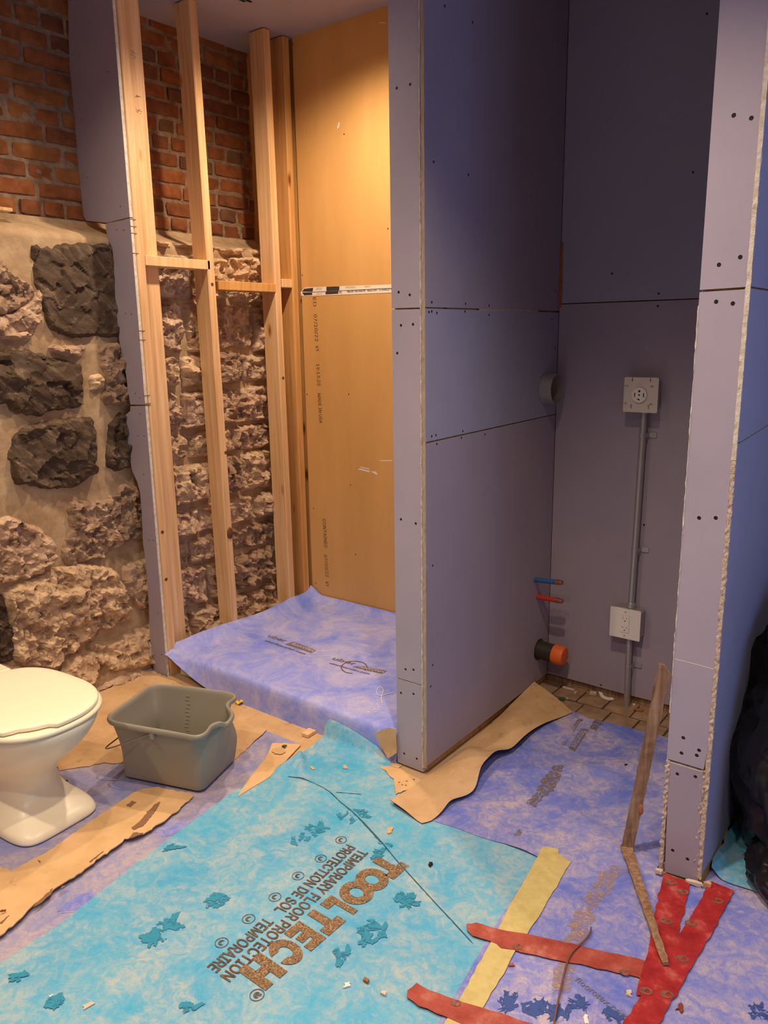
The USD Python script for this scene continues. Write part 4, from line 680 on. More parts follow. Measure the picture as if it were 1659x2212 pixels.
# --- tapes
def tape_thing(name, label, px, z, m, marks=(), seed=0, amp=.0012):
    t = thing(name, label, 'tape', (*np.mean(px, 0), 0)); P = ragged(px, amp, .02, seed)
    part(t, 'tape', sheet(P, lambda x, y: z + .0008 * n2(x, y, 22, seed), .0006, .016, seed), m, smooth=40)
    for k, (c, r) in enumerate(marks):
        g = affinity.rotate(affinity.scale(disc(c, r, 6), 1.15, .85), 30).difference(affinity.translate(disc(c, r * .45, 4), r * .2, r * .1)); g = g.union(disc((c[0] - r * .3, c[1] + r * .2), r * .3, 3)); flat(t, 'printed_emblem', g, z + .0005, 'tape_print', .0004)
    return t
yt = tape_thing('masking_tape', 'wide pale yellow masking tape joining the teal and blue sheets', [(0.4708, -0.1252), (0.5069, -0.1086), (0.5192, -0.1288), (0.5601, -0.1392), (0.5836, -0.3823), (0.5958, -0.5425), (0.6086, -0.6761), (0.6199, -0.7557), (0.5698, -0.7929), (0.5605, -0.7088), (0.5581, -0.6959), (0.5534, -0.6509), (0.5314, -0.513), (0.4949, -0.2843)], .0095, 'masking_tape', seed=81)
tape_thing('red_tape', 'upper red tape strip crossing the yellow tape from the left', [(0.4552, -0.4995), (0.4741, -0.4798), (0.5084, -0.4733), (0.5993, -0.4373), (0.7293, -0.3943), (0.8359, -0.3578), (0.8537, -0.4077), (0.7602, -0.4418), (0.6663, -0.4783), (0.5864, -0.5035), (0.5599, -0.5162), (0.5444, -0.5101), (0.4879, -0.5196), (0.4697, -0.5148)], .0108, 'red_tape_dusty', [(q, .010) for q in [(0.5892, -0.491), (0.8142, -0.4179)]], 82)
tape_thing('red_tape', 'lowest red tape strip at the bottom edge over the yellow tape', [(0.4595, -0.7403), (0.4632, -0.7144), (0.4979, -0.7118), (0.5697, -0.696), (0.6647, -0.6686), (0.7394, -0.6505), (0.7184, -0.6903), (0.6283, -0.7372), (0.5573, -0.7484), (0.4999, -0.7581), (0.4685, -0.7562)], .0108, 'red_tape_dusty', [(q, .010) for q in [(0.5598, -0.7077)]], 83)
tape_thing('red_tape', 'left leg of the red tape V at the foot of the right stub wall', [(0.7735, -0.03901), (0.8004, -0.04141), (0.8401, -0.03403), (0.8567, -0.1336), (0.8741, -0.2521), (0.8801, -0.3416), (0.8756, -0.4467), (0.8551, -0.4618), (0.8383, -0.3643), (0.8307, -0.3192), (0.8093, -0.2266)], .0114, 'red_tape', [(q, .012) for q in [(0.8358, -0.08395), (0.8368, -0.2101), (0.8015, -0.06675)]], 84)
tape_thing('red_tape', 'right leg of the red tape V running to the bottom edge', [(0.8806, 0.0001571), (0.9378, -0.004631), (0.935, -0.1432), (0.9273, -0.2984), (0.9226, -0.4118), (0.9161, -0.5299), (0.8588, -0.5725), (0.8638, -0.4554), (0.869, -0.308), (0.8777, -0.1667)], .0122, 'red_tape', [(q, .012) for q in [(0.9145, -0.06696), (0.8845, -0.1824), (0.903, -0.3048), (0.8687, -0.4413), (0.9069, -0.4234)]], 85)

# ------------------------------------------------------------------ shower base under its cover
sp = thing('shower_tray', 'low shower tray hidden under the blue felt cover in the alcove', 'shower base', (-.71, .44, 0))
part(sp, 'tray', bx(-1.285, -.125, .030, .872, -.003, .093, .006), 'trim_white')
pc_ = thing('felt_cover', 'blue felt cover draped over the shower base, curling up at the studs', 'floor sheet', (-.71, .44, .1))
xs_ = np.linspace(-1.303, -.1195, 90)
prof = [(-.006, .0), (-.002, .020), (.001, .045), (.004, .070), (.007, .086), (.012, .097), (.020, .1035), (.034, .1055), (.045, .105)] + [(y, .104) for y in np.linspace(.07, .80, 40)] + [(.83, .106), (.85, .112), (.863, .121), (.868, .130)]
prof = np.array(prof); GP = np.zeros((len(xs_), len(prof), 3))
rise = lambda x: .030 * smooth(-1.22, -1.303, x)
for i, x in enumerate(xs_):
    lift = .098 * smooth(-.86, -1.303, x) ** 2.2
    y, z = prof[:, 0].copy(), prof[:, 1].copy(); front = np.clip((.105 - z) / .105, 0, 1) * (y < .05)
    z = z + lift * front * .95; y = y - front * .020 * smooth(-.9, -1.25, x)
    top = (y > .03); z = z + np.where(top, rise(x) * (1 + .25 * np.sin(y * 9)), rise(x) * .35)
    z = z + np.where(y > .05, .0035 * (fbm(np.c_[np.full(len(y), x * 5), y * 6, np.zeros(len(y))], 3, 77) - .5) * 2, 0) - .004 * smooth(-.45, -.2, x) * smooth(.1, .5, y)
    z = z + .006 * np.exp(-((y - .72) / .03) ** 2) * smooth(-.9, -1.2, x)
    GP[i] = np.c_[np.full(len(y), x - .006 * smooth(-1.25, -1.303, x) * 0), y, z]
gp = ribbon(GP[:, ::-1] if False else GP, .0014); gp.fix_normals(); cov = part(pc_, 'felt', gp, 'pan_felt', smooth=60)
def pan_z(x, y):
    i = np.abs(xs_ - x).argmin(); j = np.abs(GP[i, :, 1] - y).argmin(); return float(GP[i, j, 2])
def pan_text(name, text, s, e, h, m, lift=.0012, bold=True):
    g = meshkit.text_mesh(text, h, .0003, bold); w = g.bounds[1][0]; s, e = np.array(s), np.array(e); d = e - s; ln = np.linalg.norm(d); d /= ln; u = np.array([-d[1], d[0]]); v = g.vertices
    q = s + np.outer(v[:, 0] * ln / w, d) + np.outer(v[:, 1], u); zz = np.array([pan_z(*p) for p in q]); part(pc_, name, trimesh.Trimesh(np.c_[q, zz + lift + v[:, 2]], g.faces, process=False), m)
def pan_flat(name, poly, m, lift=.0009): part(pc_, name, sheet(poly, lambda x, y: np.array([pan_z(a, b) for a, b in zip(x, y)]) + lift, .0005, .012), m)
w0 = [(-1.101, 0.3626), (-0.9872, 0.3582), (-0.9764, 0.3496), (-0.9572, 0.3848), (-0.8169, 0.3737), (-0.8138, 0.3403), (-0.9689, 0.3443), (-1.069, 0.3193), (-0.825, 0.3098)]
pan_text('lettering', 'uber', w0[0], (w0[1][0], w0[1][1]), .024, 'pan_print'); pan_flat('print_block', Polygon([w0[6], w0[5], w0[4], w0[3]]), 'pan_print')
b0, b1 = np.array(w0[6]), np.array(w0[5]); up_ = (np.array(w0[3]) - b0) * .25; pan_text('lettering', 'floorotex', tuple(b0 + (b1 - b0) * .10 + up_), tuple(b0 + (b1 - b0) * .98 + up_), .022, 'pan_print_light', .0018)
pan_text('lettering', 'uberfloorotex.com', w0[7], w0[8], .013, 'pan_print')
w1_ = [(-0.7049, 0.3409), (-0.5919, 0.349), (-0.5855, 0.3333), (-0.5658, 0.3625), (-0.4461, 0.3783), (-0.448, 0.3454), (-0.6831, 0.3018), (-0.4846, 0.3121), (-0.58, 0.3373)]
pan_text('lettering', 'uber', w1_[0], w1_[1], .022, 'pan_print'); pan_flat('print_block', Polygon([w1_[2], w1_[5], w1_[4], w1_[3]]), 'pan_print')
b0, b1 = np.array(w1_[2]), np.array(w1_[5]); up_ = (np.array(w1_[3]) - b0) * .25; pan_text('lettering', 'floorotex', tuple(b0 + (b1 - b0) * .10 + up_), tuple(b0 + (b1 - b0) * .98 + up_), .020, 'pan_print_light', .0018)
pan_text('lettering', 'uberfloorotex.com', w1_[6], w1_[7], .012, 'pan_print')
ring = [(-0.5466, 0.284), (-0.5718, 0.2781), (-0.5996, 0.2878), (-0.6189, 0.3039), (-0.6314, 0.3356), (-0.6283, 0.3636), (-0.6115, 0.3781), (-0.588, 0.3871), (-0.5595, 0.3817), (-0.5385, 0.3663), (-0.525, 0.3361)]
rs = spline([(*q, 0) for q in ring], 60)[:, :2]; pan_flat('marker_ring', LineString(rs).buffer(.0018), 'marker', .0016)
th = thing('thread', 'curled white thread loop on the blue shower cover by the stub wall', 'thread', (*[(-0.3512, 0.2126)][0], .107))
tp_ = [(-0.2931, 0.1495), (-0.3125, 0.1685), (-0.3322, 0.1965), (-0.3433, 0.2186), (-0.3695, 0.2436), (-0.3814, 0.2462), (-0.3757, 0.2259), (-0.358, 0.1994), (-0.3393, 0.1893), (-0.3288, 0.2011), (-0.3215, 0.217), (-0.3135, 0.227), (-0.3123, 0.2409)]
part(th, 'strand', tube(spline([(*q, pan_z(*q) + .0025) for q in tp_], 70), .0013, 6), 'thread_white', smooth=True)
for k, q in enumerate([(-0.3538, 0.1187), (-0.3177, 0.159), (-0.3056, 0.1348), (-0.2872, 0.1198), (-0.2855, 0.09323), (-0.293, 0.06815)]):
    o = thing('plaster_crumb', ['tiny white crumb left of the thread on the blue cover', 'slim white crumb under the thread loop', 'round white crumb below the thread tail', 'single white speck below the other crumbs near the thread', 'flaky white crumb lower left of the thread', 'lowest white crumb near the front edge of the blue cover'][k], 'crumb', (*q, pan_z(*q)), group='white crumbs on the shower cover')
    m = trimesh.creation.icosphere(1, .0035); v = np.array(m.vertices) * (1, .7, .5) * (1 + .3 * np.random.default_rng(k).normal(0, 1, (len(m.vertices), 1)).clip(-1, 1)); m.vertices = v + (*q, pan_z(*q) + .0015); part(o, 'crumb', m, 'thread_white')
# turned-up kraft corner beside the stub wall
tc = thing('turned_sheet_corner', 'turned-up tan corner of the sheet against the end of the middle stub wall', 'paper', (-.14, -.02, .05))
cq = Polygon([(-0.1831, 0.1032), (-0.1596, 0.1194), (-0.134, 0.1327), (-0.113, 0.1305), (-0.1092, 0.04805), (-0.123, 0.03451), (-0.1359, 0.0248), (-0.1658, 0.06494)])
pp, tt, be = fill(cq, .008); yy = -.034 + .020 * smooth(cq.bounds[0], cq.bounds[2], pp[:, 0]) - .012 * smooth(.06, .01, pp[:, 1]); nn = len(pp)
mm = trimesh.Trimesh(np.vstack([np.c_[pp[:, 0], yy, pp[:, 1]], np.c_[pp[:, 0], yy + .0016, pp[:, 1]]]), np.vstack([tt, tt[:, ::-1] + nn, np.c_[be[:, 0], be[:, 0] + nn, be[:, 1] + nn], np.c_[be[:, 0], be[:, 1] + nn, be[:, 1]]]), process=False); mm.fix_normals(); part(tc, 'tan_backing', mm, 'kraft', smooth=50)

# ------------------------------------------------------------------ toilet
TX, TY, TA = -.73, -.86, math.radians(3)
to = thing('toilet', 'almond china toilet bowl with closed seat, standing unconnected on the floor sheets', 'toilet', (TX, TY, 0))
TZ = .885
def tloc(x, y, z): c, s = math.cos(TA), math.sin(TA); x = x - .026 * smooth(.12, .34, np.asarray(z, float)); return np.c_[TX + x * c - y * s, TY + x * s + y * c, np.asarray(z, float) * TZ + .003]
ANG = np.linspace(0, 2 * np.pi, 72, endpoint=False)
def oval(xf, xb, w, e, z, shift=0, eb=None):
    c, s = np.cos(ANG), np.sin(ANG); xc = xb + (xf - xb) * .56; ee = np.where(c > 0, e, eb or e)
    X = np.where(c > 0, (xf - xc), (xc - xb)) * np.sign(c) * np.abs(c) ** (2 / ee) + xc; Y = w * np.sign(s) * np.abs(s) ** (2 / ee) + shift
    return tloc(X, Y, np.full(len(X), z))
base = [oval(.052, -.40, .128, 5.5, .0), oval(.056, -.40, .131, 5.5, .006), oval(.052, -.40, .129, 5.2, .022), oval(.040, -.40, .122, 4.6, .034), oval(.018, -.40, .113, 4.0, .046), oval(-.012, -.40, .103, 3.4, .066), oval(-.036, -.40, .095, 3.0, .092), oval(-.045, -.40, .091, 2.7, .122), oval(-.038, -.40, .095, 2.5, .155), oval(-.014, -.40, .108, 2.4, .188), oval(.030, -.41, .130, 2.35, .225), oval(.080, -.42, .152, 2.3, .265), oval(.122, -.43, .168, 2.25, .305), oval(.150, -.44, .177, 2.2, .340), oval(.163, -.44, .181, 2.2, .365), oval(.165, -.44, .182, 2.2, .378), oval(.160, -.44, .178, 2.2, .386), oval(.10, -.38, .12, 2.2, .387)]
from scipy.interpolate import CubicSpline, PchipInterpolator
Br = np.array(base); zz_ = np.r_[0, np.cumsum(np.linalg.norm(np.diff(Br[:, 0], axis=0), axis=1) + .004)]
part(to, 'bowl', loft(PchipInterpolator(zz_, Br)(np.linspace(0, zz_[-1], 70))), 'toilet_china', smooth=True)
part(to, 'trapway', hull(np.vstack([tloc(np.array([-.40]) , np.array([0.]), z) + d for z in (.02,) for d in trimesh.creation.icosphere(2, .08).vertices * (.6, 1.1, .3)] + [tloc(np.array([-.40]), np.array([0.]), .34) + d for d in trimesh.creation.icosphere(2, .08).vertices * (.6, 1.6, .5)])), 'toilet_china', smooth=60)
seat = [oval(.160, -.30, .178, 2.25, .388, eb=3.2), oval(.166, -.30, .183, 2.25, .391, eb=3.2), oval(.167, -.30, .184, 2.25, .399, eb=3.2), oval(.162, -.30, .180, 2.25, .404, eb=3.2)]
part(to, 'seat', loft(seat), 'seat_plastic', smooth=40)
lid = [oval(.152, -.30, .170, 2.25, .4055, eb=3.2), oval(.158, -.30, .175, 2.25, .408, eb=3.2), oval(.159, -.30, .176, 2.25, .417, eb=3.2), oval(.155, -.30, .172, 2.25, .4225, eb=3.2), oval(.135, -.285, .155, 2.25, .4255, eb=3.2), oval(.06, -.2, .08, 2.25, .4275, eb=3.2)]
lidm = loft(lid); v = np.array(lidm.vertices); c_, s_ = math.cos(-TA), math.sin(-TA); lx = (v[:, 0] - TX) * c_ - (v[:, 1] - TY) * s_; ly = (v[:, 0] - TX) * s_ + (v[:, 1] - TY) * c_
aa = np.degrees(np.arctan2(ly, lx + .02)); notch = smooth(-62, -54, aa) * (1 - smooth(-22, -14, aa)) * smooth(.10, .13, np.hypot(lx + .02, ly)); v[:, :2] -= (np.c_[np.cos(np.radians(aa + math.degrees(TA))), np.sin(np.radians(aa + math.degrees(TA)))] * (.020 * notch)[:, None]); lidm.vertices = v
part(to, 'lid', lidm, 'seat_plastic', smooth=40)
part(to, 'tank_deck', bx(TX - .55, TX - .33, TY - .13, TY + .13, .29, .342, .012), 'toilet_china')
for s in (-1, 1): part(to, 'hinge', lathe([(.011, -.02), (.012, -.018), (.012, .018), (.011, .02)], tloc(np.array([-.305]), np.array([s * .075]), .410)[0], (0, 1, 0), 14), 'seat_plastic', smooth=40)
for s in (-1, 1): part(to, 'bolt_hole', lathe([(.007, 0), (.006, .0012)], tloc(np.array([-.12]), np.array([s * .118]), .040)[0], (0, 0, 1), 10), 'hole_dark')

# ------------------------------------------------------------------ bucket
bu = thing('bucket', 'grey-brown rectangular plastic mop bucket with pouring spout', 'bucket', (-.665, -.455, 0))
BC = np.array([-.672, -.452]); BA = math.radians(18.0)
def bl(px_, z): return np.array(px_)
rim = [(-0.7859, -0.6139), (-0.758, -0.6277), (-0.7198, -0.6222), (-0.6102, -0.5864), (-0.4914, -0.5496), (-0.4654, -0.5377), (-0.4584, -0.5189), (-0.4705, -0.4891), (-0.4829, -0.4585), (-0.4758, -0.4425), (-0.4572, -0.4364), (-0.4638, -0.4117), (-0.4835, -0.3846), (-0.5135, -0.3676), (-0.5429, -0.3532), (-0.5581, -0.3319), (-0.561, -0.3094), (-0.574, -0.2937), (-0.592, -0.2897), (-0.6435, -0.3011), (-0.7587, -0.3444), (-0.8419, -0.3864), (-0.8584, -0.4026), (-0.8557, -0.4272), (-0.8265, -0.5084), (-0.7983, -0.5921)]
rim = np.array(rim); rc = rim.mean(0)
def resample(p, n):
    q = np.vstack([p, p[:1]]); d = np.r_[0, np.cumsum(np.linalg.norm(np.diff(q, axis=0), axis=1))]; cs = [CubicSpline(d, q[:, k], bc_type='periodic') for k in (0, 1)]
    s = np.linspace(0, d[-1], n, endpoint=False); return np.c_[cs[0](s), cs[1](s)]
RM = resample(rim, 120)
bot = np.array(rrect(-.150, .150, -.108, .108, .024).exterior.coords)[:-1]; ca, sa = math.cos(BA), math.sin(BA); bot = bot @ np.array([[ca, sa], [-sa, ca]]) + BC
def at_angle(poly, c, th):
    P = Polygon(poly); out = []
    for t in th:
        g = LineString([c, (c[0] + math.cos(t), c[1] + math.sin(t))]).intersection(P.exterior); pts = [g] if g.geom_type == 'Point' else list(g.geoms); pts = [q for q in pts if q.geom_type == 'Point']; out.append(max(((q.x, q.y) for q in pts), key=lambda q: math.hypot(q[0] - c[0], q[1] - c[1])))
    return np.array(out)
th_ = np.arctan2(RM[:, 1] - rc[1], RM[:, 0] - rc[0]); BT = at_angle(bot, BC, th_)
def ringb(t, inset=0.0, z=None, flare=0.0):
    wsh = smooth(.25, .95, t); P = BT * (1 - t) + (RM * wsh + (BT + (RM.mean(0) - BT.mean(0)) + (RM - RM.mean(0)) * 0 + (BT - BT.mean(0)) * .10) * (1 - wsh)) * t
    c = P.mean(0); d = P - c; ln = np.linalg.norm(d, axis=1, keepdims=True); P = c + d * (1 - inset / ln) + d / ln * flare; return np.c_[P, np.full(len(P), t * .222 if z is None else z)]
H_b = .222
outer = [ringb(0, .008, .0015), ringb(0, .002, .004), ringb(.03)] + [ringb(t) for t in np.linspace(.1, .93, 12)] + [ringb(.94, 0, .208, .008), ringb(.95, 0, .206, .011), ringb(1, 0, .214, .012), ringb(1, 0, .221, .009), ringb(1, 0, .223, .004), ringb(1, .0, .221, .000), ringb(1, .003, .214)] + [ringb(t, .0035) for t in np.linspace(.93, .05, 12)] + [ringb(.03, .012, .008)]
outer = [o + np.array([0, 0, .0075]) for o in outer]; bm = loft(outer); part(bu, 'body', bm, 'bucket_plastic', smooth=50)
ax_ = np.array([ca, sa]); ay_ = np.array([-sa, ca])
e0 = np.array([(-0.6121, 0.2081)][0]); ear1 = np.array([e0[0], -.588, e0[1]]); tipz = .135
ear2 = np.array([*(ear1[:2] + ay_ * .290), ear1[2] - .012])
hp = [ear1 + [0, -.004, 0], ear1 + [*(-ax_ * .05), -.022], ear1 + [*(-ax_ * .13 - ay_ * .012), -.058], ear1 + [*(-ax_ * .178 - ay_ * .004), -.078], ear1 + [*(-ax_ * .190 + ay_ * .05), -.083], ear1 + [*(-ax_ * .192 + ay_ * .13), -.084], ear1 + [*(-ax_ * .190 + ay_ * .21), -.083], ear2 + [*(-ax_ * .178 + ay_ * .006), -.078], ear2 + [*(-ax_ * .13 + ay_ * .014), -.058], ear2 + [0, .006, 0]]
part(bu, 'handle', tube(spline(hp, 80), .0024, 8), 'wire_steel', smooth=True)
for e in (ear1, ear2): part(bu, 'handle_lug', bx(e[0] - .008, e[0] + .008, e[1] - .007, e[1] + .007, e[2] - .018, e[2] + .012, .003), 'bucket_plastic')
for k in range(10):
    z = .075 + k * .013; t = z / .222; P = ringb(t, .0045); far = np.argmin(np.abs((P[:, :2] - (BC + ay_ * .1)) @ ax_ + .035) + 10 * ((P[:, :2] - BC) @ ay_ < 0)); c = P[far] + [0, 0, .0075]; 
    part(bu, 'graduation_mark', bx(-.007, .007, -.0012, .0012, -.001, .001).apply_transform(trimesh.transformations.rotation_matrix(BA, (0, 0, 1))).apply_translation(c), 'bucket_plastic')

# ------------------------------------------------------------------ services in the closet
du = thing('vent_duct', 'short open galvanised vent pipe sticking out of the closet side wall', 'duct', (0, vy, vz))
part(du, 'pipe', lathe([(vr, -.10), (vr, -.02), (vr + .003, -.001), (vr + .003, .004), (vr, .006), (vr, .046), (vr - .0012, .046), (vr - .0012, -.10)], (0, vy, vz), (1, 0, 0), 40), 'galvanised', smooth=35)
part(du, 'interior_shade', lathe([(vr - .002, -.03), (vr - .002, -.028)], (0, vy, vz), (1, 0, 0), 32), 'hole_dark', label='black disc painted as the shade inside the vent pipe')  # black disc puts the shade of the pipe interior into colour
br = [(0.002044, 0.4662), (0.09702, 0.4762), (0.1157, 0.476)]; rr_ = [(-5.52e-05, 0.3923), (0.08485, 0.3942), (0.1075, 0.395)]
for nm, lab, y, z0, ln, m in (('water_pipe', 'blue water pipe stub poking out above the red one', .729, .466, br[2][0], 'blue_pipe'), ('water_pipe', 'red water pipe stub poking out just below the blue one', .753, .392, rr_[2][0], 'red_pipe')):
    t = thing(nm, lab, 'pipe', (0, y, z0)); zz2 = {'blue_pipe': br, 'red_pipe': rr_}[m][2][1]
    p0, p1 = np.array([-.02, y, z0]), np.array([ln, y, zz2]); d = (p1 - p0) / np.linalg.norm(p1 - p0); q = p1 - d * .028
    part(t, 'tube', tube([p0, p0 + (q - p0) * .5, q], .0095, 14), m, smooth=40); part(t, 'crimp_end', lathe([(.0095, 0), (.0105, .001), (.0105, .012), (.009, .013), (.0085, .026), (.006, .028)], q, d, 16), 'copper', smooth=40)
dr = thing('drain_pipe', 'black drain pipe stub with bright orange end cap', 'pipe', (0, .785, .164))
oe = [(0.002699, 0.1668), (0.06585, 0.1743), (0.1104, 0.1755)]
part(dr, 'pipe', lathe([(.036, -.04), (.036, oe[1][0])], (0, .785, .164), (1, 0, -.03), 32), 'black_pipe', smooth=40)
part(dr, 'cap', lathe([(.037, oe[1][0] - .002), (.0385, oe[1][0] + .002), (.0385, oe[2][0] - .012), (.034, oe[2][0] - .002), (.026, oe[2][0])], (0, .785, .164), (1, 0, -.03), 32), 'orange_cap', smooth=30)

# dryer receptacle
dx_, dz_ = .341, 1.172; DY = YB - .058
dp = thing('dryer_outlet', 'square metal cover plate with round white four-slot outlet', 'outlet', (dx_, YB, dz_))
part(dp, 'box', bx(dx_ - .050, dx_ + .050, DY + .003, YB, dz_ - .050, dz_ + .050, .004), 'galvanised')
P = rrect(dx_ - .0597, dx_ + .0597, dz_ - .0597, dz_ + .0597, .006)
cut = []
for sx in (-.031, .031): cut += [sbox(dx_ + sx - .0012, dz_ + .050, dx_ + sx + .0012, dz_ + .07), sbox(dx_ + sx - .0022, dz_ + .046, dx_ + sx + .0022, dz_ + .052)]
for sx in (-.031, .030): cut += [disc((dx_ + sx, dz_ - .036), .0038, 4), sbox(dx_ + sx - .002, dz_ - .047, dx_ + sx + .002, dz_ - .036)]
for sz in (.030, -.030): cut += [sbox(dx_ - .07, dz_ + sz - .0010, dx_ - .050, dz_ + sz + .0010), disc((dx_ + .036, dz_ + sz), .0032, 4)]
cut.append(disc((dx_ - .003, dz_), .0262, 12))
part(dp, 'cover_plate', facing_y(extr(P.difference(unary_union(cut)), .0022), DY), 'zinc_plate')
for sx, sz in ((.041, .030), (.041, -.030), (-.047, .030), (-.049, -.030)): part(dp, 'screw', lathe([(.0035, 0), (.0035, -.0012), (.002, -.0018)], (dx_ + sx, DY, dz_ + sz), (0, 1, 0), 12), 'galvanised')
fx, fz = dx_ - .003, dz_
slots = unary_union([sbox(fx - .0175, fz - .007, fx - .0135, fz + .007), sbox(fx + .0135, fz - .007, fx + .0175, fz + .007), sbox(fx - .004, fz + .013, fx + .004, fz + .016).union(disc((fx, fz + .013), .004, 4)), sbox(fx - .006, fz - .016, fx + .002, fz - .0125), sbox(fx - .002, fz - .019, fx + .002, fz - .0125), disc((fx, fz), .003, 5)])
part(dp, 'socket_face', facing_y(extr(disc((fx, fz), .0258, 12).difference(slots), .012), DY - .007), 'white_plastic'); part(dp, 'slot_recess', facing_y(extr(disc((fx, fz), .0250, 12), .002), DY - .001), 'hole_dark')

# duplex outlet
ox, oz = .328, .335; OY = YB - .052
od = thing('duplex_outlet', 'square white cover plate with a rectangular double outlet low on the wall', 'outlet', (ox, YB, oz))
part(od, 'box', bx(ox - .046, ox + .056, OY + .006, YB, oz - .050, oz + .056, .006), 'galvanised')
pm = facing_y(extr(rrect(ox - .057, ox + .057, oz - .057, oz + .057, .003).difference(sbox(ox - .0168, oz - .0335, ox + .0168, oz + .0335)), .005), OY); 
part(od, 'cover_plate', pm, 'white_plastic')
sl = []
for zc in (.019, -.017):
    sl += [sbox(ox - .0085, oz + zc - .001, ox - .0065, oz + zc + .007), sbox(ox + .0055, oz + zc - .001, ox + .0075, oz + zc + .006), disc((ox, oz + zc - .008), .0026, 4)]
part(od, 'socket_face', facing_y(extr(sbox(ox - .0162, oz - .0328, ox + .0162, oz + .0328).difference(unary_union(sl)), .006), OY - .0016), 'white_plastic'); part(od, 'slot_recess', facing_y(extr(sbox(ox - .016, oz - .032, ox + .016, oz + .032), .001), OY + .003), 'hole_dark')
for s in (-1, 1): part(od, 'screw', lathe([(.0028, 0), (.0028, -.001), (.001, -.0014)], (ox, OY, oz + s * .046), (0, 1, 0), 10), 'galvanised')
# conduit
CR = .0115; CY = YB - .026
cx_top, cx_mid, cx_bot = .3445, .339, .354
cu = thing('conduit', 'tall galvanised conduit between the dryer outlet and the double outlet', 'conduit', (.343, CY, .40))
part(cu, 'tube', tube([(.3455, CY, 1.125), (.342, CY, .76), (.338, CY, .392)], CR, 18), 'galvanised', smooth=40)
part(cu, 'connector', lathe([(.0155, 0), (.0165, .002), (.0165, .018), (.014, .022)], (.338, CY, .391), (0, 0, 1), 18), 'galvanised', smooth=40)
part(cu, 'connector', lathe([(.0155, 0), (.0165, -.002), (.0165, -.012), (.014, -.015)], (.3452, CY, 1.122), (0, 0, 1), 18), 'galvanised', smooth=40)
cl = thing('conduit', 'short galvanised conduit from the double outlet down to the floor', 'conduit', (.345, CY, 0))
part(cl, 'tube', tube([(.338, CY, .285), (.340, CY, .15), (.343, CY, -.003)], CR, 18), 'galvanised', smooth=40)
def strap(parent, x, z):
    th2 = np.linspace(-.5 * np.pi - .5, .5 * np.pi + .5, 14); o = [(CR + .0016) * np.c_[np.cos(t), np.sin(t)] for t in (np.linspace(np.pi * 1.08, 2 * np.pi + .2, 14),)][0]
    pts = [(x + a, CY + b, z) for a, b in o] + [(x + .016, YB - .003, z), (x + .040, YB - .003, z)]
    G2 = np.array([[(p[0], p[1], z + dz) for dz in (-.008, -.003, .003, .008)] for p in pts]); r = trimesh.Trimesh(ribbon(np.array(G2), 0).vertices[:len(pts) * 4], [f for f in ribbon(np.array(G2), 0).faces if max(f) < len(pts) * 4], process=False)
    s = part(parent, 'strap', r, 'galvanised'); part(s, 'ear', facing_y(extr(rrect(x + .014, x + .042, z - .0095, z + .0095, .006).difference(disc((x + .031, z), .0036, 4)), .0022), YB - .0045), 'galvanised'); part(s, 'screw_hole', facing_y(extr(disc((x + .031, z), .0036, 4), .0008), YB - .0012), 'hole_dark')
strap(cu, .3442, 1.030); strap(cu, .3405, .614); strap(cl, .3405, .165)

# ------------------------------------------------------------------ broken lath, bag, bits
la = thing('wood_lath', 'broken weathered wood lath leaning on the right stub wall, lower piece bent out', 'lath', (.66, -.01, 0))
def plank(p0, p1, wdir, w, t, m, seed, taper0=1, taper1=1, n=26, slant0=0.0):
    p0, p1, wd = map(lambda a: np.asarray(a, float), (p0, p1, wdir)); d = p1 - p0; d /= np.linalg.norm(d); wd = wd - d * (wd @ d); wd /= np.linalg.norm(wd); nd = np.cross(d, wd); rg = np.random.default_rng(seed); rings = []
    for k in range(n):
        s = k / (n - 1); c = p0 + (p1 - p0) * s; tw = w * (taper0 + (taper1 - taper0) * s); j = rg.normal(0, .0009, 8); e = slant0 * (1 - min(1, s * n / 1.5))
        rings.append([c + wd * (-tw / 2 + j[0]) + nd * (-t / 2), c + nd * (-t / 2 + j[1] * .5), c + wd * (tw / 2 + j[2]) + nd * (-t / 2) + d * e, c + wd * (tw / 2 + j[3]) + nd * (t / 2) + d * e, c + nd * (t / 2 + j[4] * .5), c + wd * (-tw / 2 + j[5]) + nd * (t / 2)])
    return loft(rings)
topP, bend, endP = (.7385, -.030, .578), (.662, .000, .016), (.880, -.350, .020)
part(la, 'upper_piece', plank(topP, bend, (1, .25, -.1), .031, .009, 'old_wood', 1, n=34, slant0=.022), 'old_wood'); part(la, 'lower_piece', plank((.655, .006, .016), endP, (1, .6, .2), .030, .008, 'old_wood', 2, 1.05, .45), 'old_wood')
sv = trimesh.creation.icosphere(2, 1); part(la, 'splinter', trimesh.Trimesh(np.array(sv.vertices) * (.007, .004, .016) + (.695, -.012, .15), sv.faces, process=False), 'rust')
bg = thing('garbage_bag', 'shiny black garbage bag slumped against the right stub wall at the right edge', 'bag', (1.16, .33, 0))
def bagmesh(c, r, seed, amp):
    m = trimesh.creation.icosphere(5, 1.0); v = np.array(m.vertices); n_ = v.copy(); f1 = np.abs(fbm(v * 2.2 + seed, 4, seed) - .5) * 2; f2 = np.abs(fbm(v * (5, 5, 3) + seed, 3, seed + 3) - .5) * 2; f3 = np.abs(fbm(v * (11, 11, 7), 3, seed + 7) - .5) * 2
    k = 1 + amp * (.9 - 1.5 * f1 - .6 * f2 - .06 * f3); p = v * k[:, None] * r; p[:, 2] = np.maximum(p[:, 2], -c[2] + .014); p += c; p[:, 0] = np.maximum(p[:, 0], XR2 + .004 + .004 * f2); return trimesh.Trimesh(p, m.faces, process=False)
